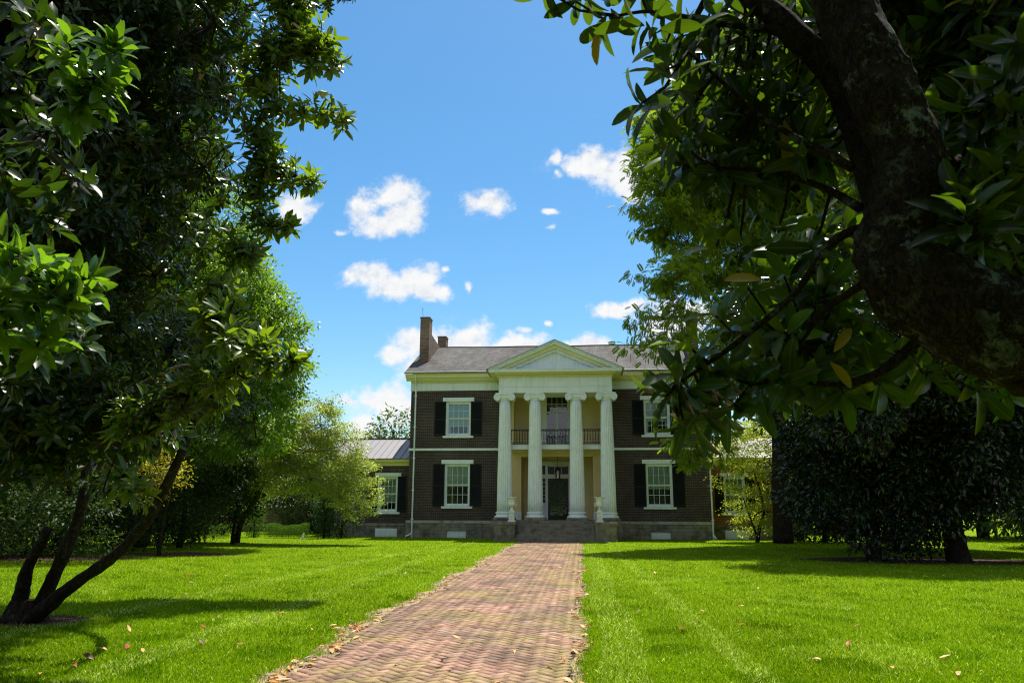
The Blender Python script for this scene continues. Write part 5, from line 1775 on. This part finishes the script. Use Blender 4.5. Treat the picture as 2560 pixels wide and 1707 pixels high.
LM_TIPS = [L_(745, 40, 7.8, .28), L_(800, 110, 7.7, .27), L_(838, 150, 7.7, .17), L_(700, 110, 7.8, .32), L_(655, 180, 7.9, .28), L_(720, -30, 7.9, .35), L_(770, 160, 7.7, .16),
           L_(700, 250, 7.6, .22), L_(760, 268, 7.5, .17), L_(815, 280, 7.4, .14), L_(860, 292, 7.4, .10), L_(650, 300, 7.8, .25), L_(650, 360, 7.7, .22),
           L_(680, 420, 7.8, .25), L_(740, 440, 7.8, .18), L_(785, 455, 7.8, .12), L_(640, 480, 7.8, .25), L_(650, 540, 7.7, .2), L_(695, 560, 7.7, .13), L_(725, 562, 7.7, .08), L_(610, 620, 7.6, .25),
           L_(560, 720, 7, .24), L_(560, 800, 6.5, .28), L_(620, 870, 6.2, .24), L_(680, 885, 6.1, .18), L_(725, 900, 6.0, .12), L_(590, 930, 6.3, .2), L_(520, 930, 6.6, .22), L_(470, 990, 6.6, .18), L_(540, 1000, 6.6, .14), L_(650, 940, 6.3, .12),
           L_(350, 1220, 6, .12), L_(310, 1195, 6.1, .12), L_(400, 1060, 7, .2), L_(330, 1040, 7, .25)]
LM_NEAR = [L_(245, 195, 3.6, .15), L_(190, 150, 3.7, .12), L_(285, 120, 3.6, .06), L_(210, 240, 3.6, .10), L_(50, 700, 3.5, .15), L_(0, 760, 3.4, .16), L_(150, 735, 3.6, .12), L_(20, 620, 3.6, .07), L_(110, 830, 3.7, .10), L_(205, 700, 3.7, .05)]
LM_SHADE = [L_(100, 60, 3.9, .2), L_(10, 180, 3.8, .22), L_(120, 330, 4.2, .2), L_(20, 450, 4.0, .22), L_(200, 430, 4.4, .12), L_(30, 900, 3.9, .2), L_(200, 850, 4.2, .14), L_(110, 540, 4.4, .12)]
def merge(lists):
    return [np.concatenate(x) for x in zip(*lists)]


c1, o1 = lobe_points(rl, LM_LOBES, .30, .30, .16)
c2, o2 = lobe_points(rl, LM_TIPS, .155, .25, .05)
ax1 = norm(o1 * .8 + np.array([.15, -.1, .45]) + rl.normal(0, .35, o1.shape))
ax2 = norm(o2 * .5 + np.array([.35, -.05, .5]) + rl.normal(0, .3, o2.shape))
LM_LOW = [L_(40, 1010, 7, .4), L_(150, 1030, 7.2, .45), L_(260, 1010, 7.3, .4), L_(360, 1030, 7.2, .35), L_(450, 1005, 7, .3), L_(100, 1120, 7.5, .35), L_(220, 1120, 7.6, .3), L_(320, 1100, 7.5, .25), L_(30, 1180, 8, .3), L_(400, 1090, 7.5, .2), L_(500, 960, 7, .2),
          ((-2.7, 20.4, 19.6), .8), ((-3.7, 20.2, 19.8), .9), ((-5.0, 20.0, 19.8), 1.1), ((-6.3, 19.2, 19.0), 1.1), ((-4.2, 19.2, 19.4), .7)]  # this row thickens the unseen bough added to shade the lawn
c6, o6 = lobe_points(rl, LM_LOW, .215, .15, .05)
ax6 = norm(o6 * .7 + np.array([.1, -.1, .2]) + rl.normal(0, .4, o6.shape))
c5, o5 = lobe_points(rl, LM_SHADE, .17, .1, .0)
ax5 = norm(o5 * .5 + np.array([.45, -.2, .25]) + rl.normal(0, .35, o5.shape))
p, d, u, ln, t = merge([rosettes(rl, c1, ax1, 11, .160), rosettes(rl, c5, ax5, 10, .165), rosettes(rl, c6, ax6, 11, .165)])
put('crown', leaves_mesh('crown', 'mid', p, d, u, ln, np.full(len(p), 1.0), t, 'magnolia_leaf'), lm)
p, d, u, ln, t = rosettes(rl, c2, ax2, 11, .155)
put('outer_leaves', leaves_mesh('outer_leaves', 'mid', p, d, u, ln, np.full(len(p), 1.0), t, 'magnolia_sunlit_tip'), lm)
c3, o3 = lobe_points(rl, LM_NEAR, .135, .1, .0)
ax3 = norm(o3 * .5 + np.array([.45, -.2, .35]) + rl.normal(0, .3, o3.shape))
for upper in (True, False):
    k = (c3[:, 2] > 3.3) == upper
    p, d, u, ln, t = rosettes(rl, c3[k], ax3[k], 10, .165, (25, 95))
    put('leaf_spray', leaves_mesh('leaf_spray', 'hi', p, d, u, ln, np.full(len(p), 1.0), np.clip(t + .12, 0, 1), 'magnolia_sunlit_spray'), lm)
# limbs from the stems out to the lobes and twigs to the leaf whorls
roots = [(Vector(q), w) for q, w in (((-7.0, 10.4, 4.0), .12), ((-6.4, 10, 6.0), .10), ((-5.0, 9.8, 3.4), .07), ((-6.0, 9.6, 8.5), .07), ((-7.25, 10.8, 2.6), .12))]
limb_tree(m, rl, roots, [c for c, _ in LM_LOBES + LM_TIPS + LM_LOW], .06, .009)
limb_tree(m, rl, [(Vector(at(-260, 520, 4.6)), .03)], [c for c, _ in LM_NEAR + LM_SHADE], .02, .006)
hub2 = np.array([np.array(c) for c, _ in LM_LOBES + LM_TIPS])
for cc, share in ((c1, .22), (c2, .7)):
    e_ = cc[rl.uniform(size=len(cc)) < share]
    s_ = hub2[np.argmin(((e_[:, None] - hub2[None]) ** 2).sum(2), 1)]
    twigs(m, rl, s_, e_, .012, .005, 4, .06)
nh = np.array([np.array(c) for c, _ in LM_NEAR])
twigs(m, rl, nh[np.argmin(((c3[:, None] - nh[None]) ** 2).sum(2), 1)], c3, .009, .005, 5, .06)
m.build('trunk', 'bark', lm, smooth=True)


def magnolia_flower(parent, c, size, ax):
    mb = MB()
    c = Vector(c)
    q = Vector(ax).to_track_quat('Z', 'Y')
    for ring, (n_, th, L) in enumerate(((6, .75, 1.0), (5, .35, .85))):
        for k in range(n_):
            a = 2 * pi * k / n_ + ring * .5
            rows = []
            for f in (0, .25, .5, .75, 1.0):
                w = .34 * sin(pi * (f * .86 + .07)) * size
                tt = th * (.5 + .8 * f)
                rad_, zz = L * size * f * sin(tt), L * size * f * cos(tt)
                rows.append([c + q @ Vector((cos(a) * rad_ - sin(a) * s * w, sin(a) * rad_ + cos(a) * s * w, zz + abs(s) * w * .3)) for s in (-1, 0, 1)])
            for i_ in range(4):
                for s in range(2):
                    mb.quad(rows[i_][s], rows[i_][s + 1], rows[i_ + 1][s + 1], rows[i_ + 1][s])
    mb.build('flower', 'petal', parent, smooth=True)


f0 = at(806, 248, 7.35)
magnolia_flower(lm, f0, .105, (.1, -.2, 1))

# ================================================================== right magnolia (very near)
rn = np.random.default_rng(9)
rm = thing('magnolia_tree', 'old magnolia with a thick curved lichen-spotted limb hanging out over the lawn', 'tree', (3.3, 2.2, 0))
m = MB()


def px(u, v, Y):
    return tuple(at(u, v, Y))


limb = [(3.3, 2.2, -.2), (3.15, 2.25, .8), (2.6, 2.3, 1.5), px(2790, 915, 2.4), px(2570, 845, 2.42), px(2410, 778, 2.45), px(2290, 715, 2.48), px(2232, 635, 2.5), px(2256, 520, 2.5), px(2270, 375, 2.52), px(2197, 214, 2.55), px(2103, 0, 2.6), px(2010, -220, 2.7), px(1960, -500, 2.9)]
lr = [.34, .27, .21, .18, .165, .16, .145, .122, .103, .108, .108, .098, .095, .09]
sp, sr = spline(limb, lr, 14)
m.tube(sp, sr, 96, wob=.12, seed=4, freq=7)
# burls and the second limb running up beside it
lim2 = [px(2250, 600, 2.66), px(2170, 370, 2.76), px(2100, 210, 2.80), px(1990, 90, 2.8), px(1880, -10, 2.85), px(1740, -140, 2.95), px(1500, -330, 3.1)]
sp2, sr2 = spline(lim2, [.09, .07, .055, .05, .045, .04, .03], 8)
m.tube(sp2, sr2, 28, wob=.10, seed=5, freq=7)
sec = [([px(2330, 480, 2.7), px(2450, 380, 2.9), px(2560, 340, 3.1), px(2700, 250, 3.4)], [.05, .04, .035, .03]),
       ([px(2200, 560, 2.55), px(2090, 600, 2.6), px(1980, 740, 2.65), px(1850, 850, 2.68), px(1760, 915, 2.66), px(1690, 960, 2.62)], [.020, .015, .012, .010, .008, .005]),
       ([px(2130, 420, 2.6), px(2020, 360, 2.7), px(1900, 290, 2.75), px(1800, 200, 2.7), px(1720, 130, 2.65)], [.018, .013, .010, .008, .005]),
       ([px(2150, 520, 2.6), px(2060, 470, 2.75), px(1930, 430, 2.8), px(1800, 420, 2.75)], [.018, .013, .010, .006]),
       ([px(2350, 800, 2.5), px(2200, 930, 2.6), px(2080, 960, 2.7), px(1980, 950, 2.75), px(1880, 960, 2.75)], [.02, .016, .012, .009, .005]),
       ([px(2000, 80, 2.8), px(1800, 60, 2.8), px(1640, 30, 2.75), px(1540, 40, 2.7)], [.018, .012, .008, .005]),
       ([px(2170, 700, 2.6), px(2060, 780, 2.7), px(2000, 860, 2.8)], [.015, .010, .006])]
for (pts, rad) in sec:
    s_, q_ = spline(pts, rad, 6)
    m.tube(s_, q_, 8, cap=True)

# whorls that show against the sky or the house: (u, v, Y, axis)
SPRAYS = [(1665, 175, 2.55, (-.5, -.3, .2)), (1600, 262, 2.5, (-.7, -.3, -.1)), (1585, 60, 2.6, (-.5, -.2, .1)), (1700, 60, 2.7, (-.3, -.2, .4)), (1500, 70, 2.75, (-.4, 0, -.5)), (1440, 5, 2.8, (-.5, 0, -.3)), (1360, -25, 2.8, (-.4, 0, -.8)), (1600, -20, 2.8, (-.3, 0, -.2)),
          (1740, 235, 2.75, (-.4, -.3, .2)), (1770, 130, 2.8, (-.2, -.2, .5)), (1840, 60, 2.9, (-.2, 0, .6)), (1690, 345, 2.65, (-.8, -.2, -.1)), (1760, 350, 2.8, (-.4, -.3, -.2)), (1830, 280, 2.9, (-.1, -.4, .2)), (1870, 180, 3.0, (-.1, -.2, .5)), (1900, 380, 2.9, (-.2, -.4, -.1)),
          (1800, 430, 2.75, (-.5, -.3, -.3)), (1740, 420, 2.8, (-.6, -.2, -.3)), (1870, 460, 2.9, (-.3, -.3, -.3)), (1960, 280, 3.0, (0, -.3, .3)), (1950, 440, 3.0, (-.1, -.4, -.2)), (2010, 370, 2.95, (-.1, -.3, .1)), (1990, 180, 3.1, (-.1, -.1, .5)),
          (1860, 500, 2.95, (-.5, -.1, .1)), (1850, 600, 2.9, (-.6, -.2, .2)), (1790, 620, 3.0, (-.6, -.1, .2)), (1950, 560, 3.0, (-.3, -.3, .1)), (2030, 620, 2.9, (-.2, -.4, .0)), (1960, 690, 3.0, (-.4, -.4, .2)), (1870, 720, 3.0, (-.6, -.3, .1)), (2060, 720, 2.9, (-.2, -.5, .1)), (1790, 790, 2.9, (-.6, -.3, .3)), (1880, 800, 2.95, (-.5, -.5, .1)), (1960, 830, 2.8, (-.4, -.5, .2)), (2090, 860, 2.9, (-.2, -.6, .2)), (2010, 780, 3.1, (-.2, -.5, .3)),
          (1690, 935, 2.62, (-.7, -.3, .4)), (1665, 990, 2.6, (-.8, -.2, -.2)), (1720, 860, 2.7, (-.6, -.2, .5)), (1760, 985, 2.7, (-.4, -.4, -.5)), (1790, 1040, 2.75, (-.4, -.4, -.6)), (1710, 1060, 2.65, (-.7, -.2, -.5)), (1820, 930, 2.8, (-.4, -.5, .1)), (1880, 960, 2.75, (-.5, -.4, 0)), (1960, 960, 2.75, (-.4, -.6, -.1)), (2030, 960, 2.75, (-.3, -.6, -.2)), (2110, 990, 2.75, (-.2, -.5, -.5)), (1900, 890, 2.9, (-.4, -.5, .3)),
          (2200, 960, 2.7, (0, -.5, -.6)), (2330, 930, 2.9, (.1, -.5, -.5)), (2450, 980, 2.8, (.1, -.4, -.6)), (2150, 880, 3.2, (0, -.5, 0)), (2260, 900, 3.2, (0, -.5, -.3))]
for _ in range(48):
    SPRAYS.append((rn.uniform(1660, 2050), rn.uniform(30, 430), rn.uniform(2.7, 3.5), (rn.uniform(-.6, 0), rn.uniform(-.4, 0), rn.uniform(-.5, .3))))
for _ in range(20):
    SPRAYS.append((rn.uniform(1890, 2130), rn.uniform(740, 990), rn.uniform(2.8, 3.5), (rn.uniform(-.6, 0), rn.uniform(-.5, 0), rn.uniform(-.1, .4))))
tips = np.array([px(a, b, c) for (a, b, c, _) in SPRAYS])
axs = np.array([x[3] for x in SPRAYS], float) + rn.normal(0, .12, (len(SPRAYS), 3))
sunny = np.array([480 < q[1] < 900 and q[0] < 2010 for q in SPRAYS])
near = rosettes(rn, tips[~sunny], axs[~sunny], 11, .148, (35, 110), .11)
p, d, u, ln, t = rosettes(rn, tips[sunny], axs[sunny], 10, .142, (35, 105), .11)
put('sunlit_leaves', leaves_mesh('sunlit_leaves', 'hi', p, d, u, ln, np.full(len(p), .92), t, 'magnolia_sunlit_leaf'), rm)  # same leaves as the crown, painted brighter where sun falls
# the rest of its crown: a fuller, farther layer up and to the right
RM_LOBES = [L_(2450, 590, 2.35, .2), L_(2540, 660, 2.3, .22), L_(2420, 500, 2.5, .18), L_(2500, 420, 2.5, .25), L_(2440, 250, 2.6, .22), L_(2540, 250, 2.6, .3), L_(1780, 90, 3.6, .22), L_(1830, 300, 3.6, .2), L_(1990, 150, 3.8, .3), L_(2380, 120, 3.4, .45), L_(2480, 380, 3.5, .42), L_(2540, 150, 3.4, .5), L_(2420, 560, 3.8, .4), L_(2520, 650, 3.6, .4), L_(2330, 250, 3.9, .35), L_(2060, 600, 4.0, .2), L_(1960, 680, 4.2, .16), L_(2080, 790, 4.2, .2),
            L_(2250, -150, 3.6, .8), L_(2550, -200, 3.6, .9), L_(2350, 350, 5, .7), L_(2600, 400, 5, .9), L_(2450, 50, 5, .9), L_(2480, 700, 5, .6), L_(2650, 700, 4.4, .6), L_(2280, 60, 5.5, .7), L_(2540, 860, 5.0, .4)]
c4, o4 = lobe_points(rn, RM_LOBES, .24, .2, .12)
ax4 = norm(o4 * .6 + np.array([-.15, -.2, .3]) + rn.normal(0, .35, o4.shape))
old = [np.array([px(1962, 305, 2.8), px(2085, 880, 2.6), px(2075, 905, 2.6), px(1905, 700, 2.5)]), np.array([[.05, 0, -1], [.6, 0, .8], [.5, 0, -.6], [-.7, 0, .1]]), np.array([[.1, -1, .1], [0, -1, .3], [0, -1, .2], [0, -1, .4]], float), np.array([.19, .11, .11, .12]), np.full(4, 1.0)]
p, d, u, ln, t = merge([near, rosettes(rn, c4, ax4, 11, .165, (30, 105), .11), old])
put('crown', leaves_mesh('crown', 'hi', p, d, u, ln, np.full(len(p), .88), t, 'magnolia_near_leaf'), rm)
path_pts = np.array([tuple(q) for (pts, rad) in sec for q in spline(pts, rad, 6)[0]] + [tuple(q) for q in sp2])
for tip in tips:
    k = np.argmin(((path_pts - tip) ** 2).sum(1))
    twigs(m, rn, [path_pts[k]], [tip], .007, .004, 6, .1)
lobc = np.array([np.array(c) for c, _ in RM_LOBES])
limb_tree(m, rn, [(Vector(q), .03) for q in path_pts[::4]], [tuple(c) for c in lobc], .03, .008, 7)
e_ = c4[rn.uniform(size=len(c4)) < .6]
twigs(m, rn, lobc[np.argmin(((e_[:, None] - lobc[None]) ** 2).sum(2), 1)], e_, .008, .004, 4, .06)
m.build('trunk', 'bark_near', rm, smooth=True)
# unseen canopies added over and behind the camera to block skylight
def shade_canopy(parent, lobes, seed):
    r = np.random.default_rng(seed)
    c_, o_ = lobe_points(r, lobes, .50, .3, .1)
    p, d, u, ln, t = rosettes(r, c_, norm(o_ * .6 + np.array([0, 0, .5])), 9, .24, (35, 105), .14)
    put('shade_canopy', leaves_mesh('shade_canopy', 'lo', p, d, u, ln, np.full(len(p), 1.1), t, 'dark_magnolia_leaf'), parent)


shade_canopy(rm, [((2.2, .3, 5.6), 1.8), ((.3, -1.2, 5.8), 2.0), ((3.6, -1.5, 4.6), 2.4), ((1.5, -3.8, 5.2), 2.4), ((5.0, 1.5, 5.0), 2.2), ((4.4, -4.5, 4.0), 2.4), ((0.2, -5.5, 4.6), 2.2), ((3.2, -6.5, 3.4), 2.4), ((5.6, -1.5, 3.2), 2.0)], 201)
shade_canopy(lm, [((-3.2, -.6, 5.8), 2.0), ((-5.6, 1.6, 5.4), 2.2), ((-2.6, -3.4, 5.4), 2.2), ((-5.4, -2.0, 4.4), 2.4), ((-8.0, 3.5, 5.0), 2.4), ((-4.6, -5.0, 3.8), 2.4), ((-7.5, -.5, 3.5), 2.2)], 202)
magnolia_flower(rm, at(2460, 45, 3.2), .12, (0, -.3, 1))
magnolia_flower(lm, at(150, 1000, 7), .05, (0, -.5, .6))
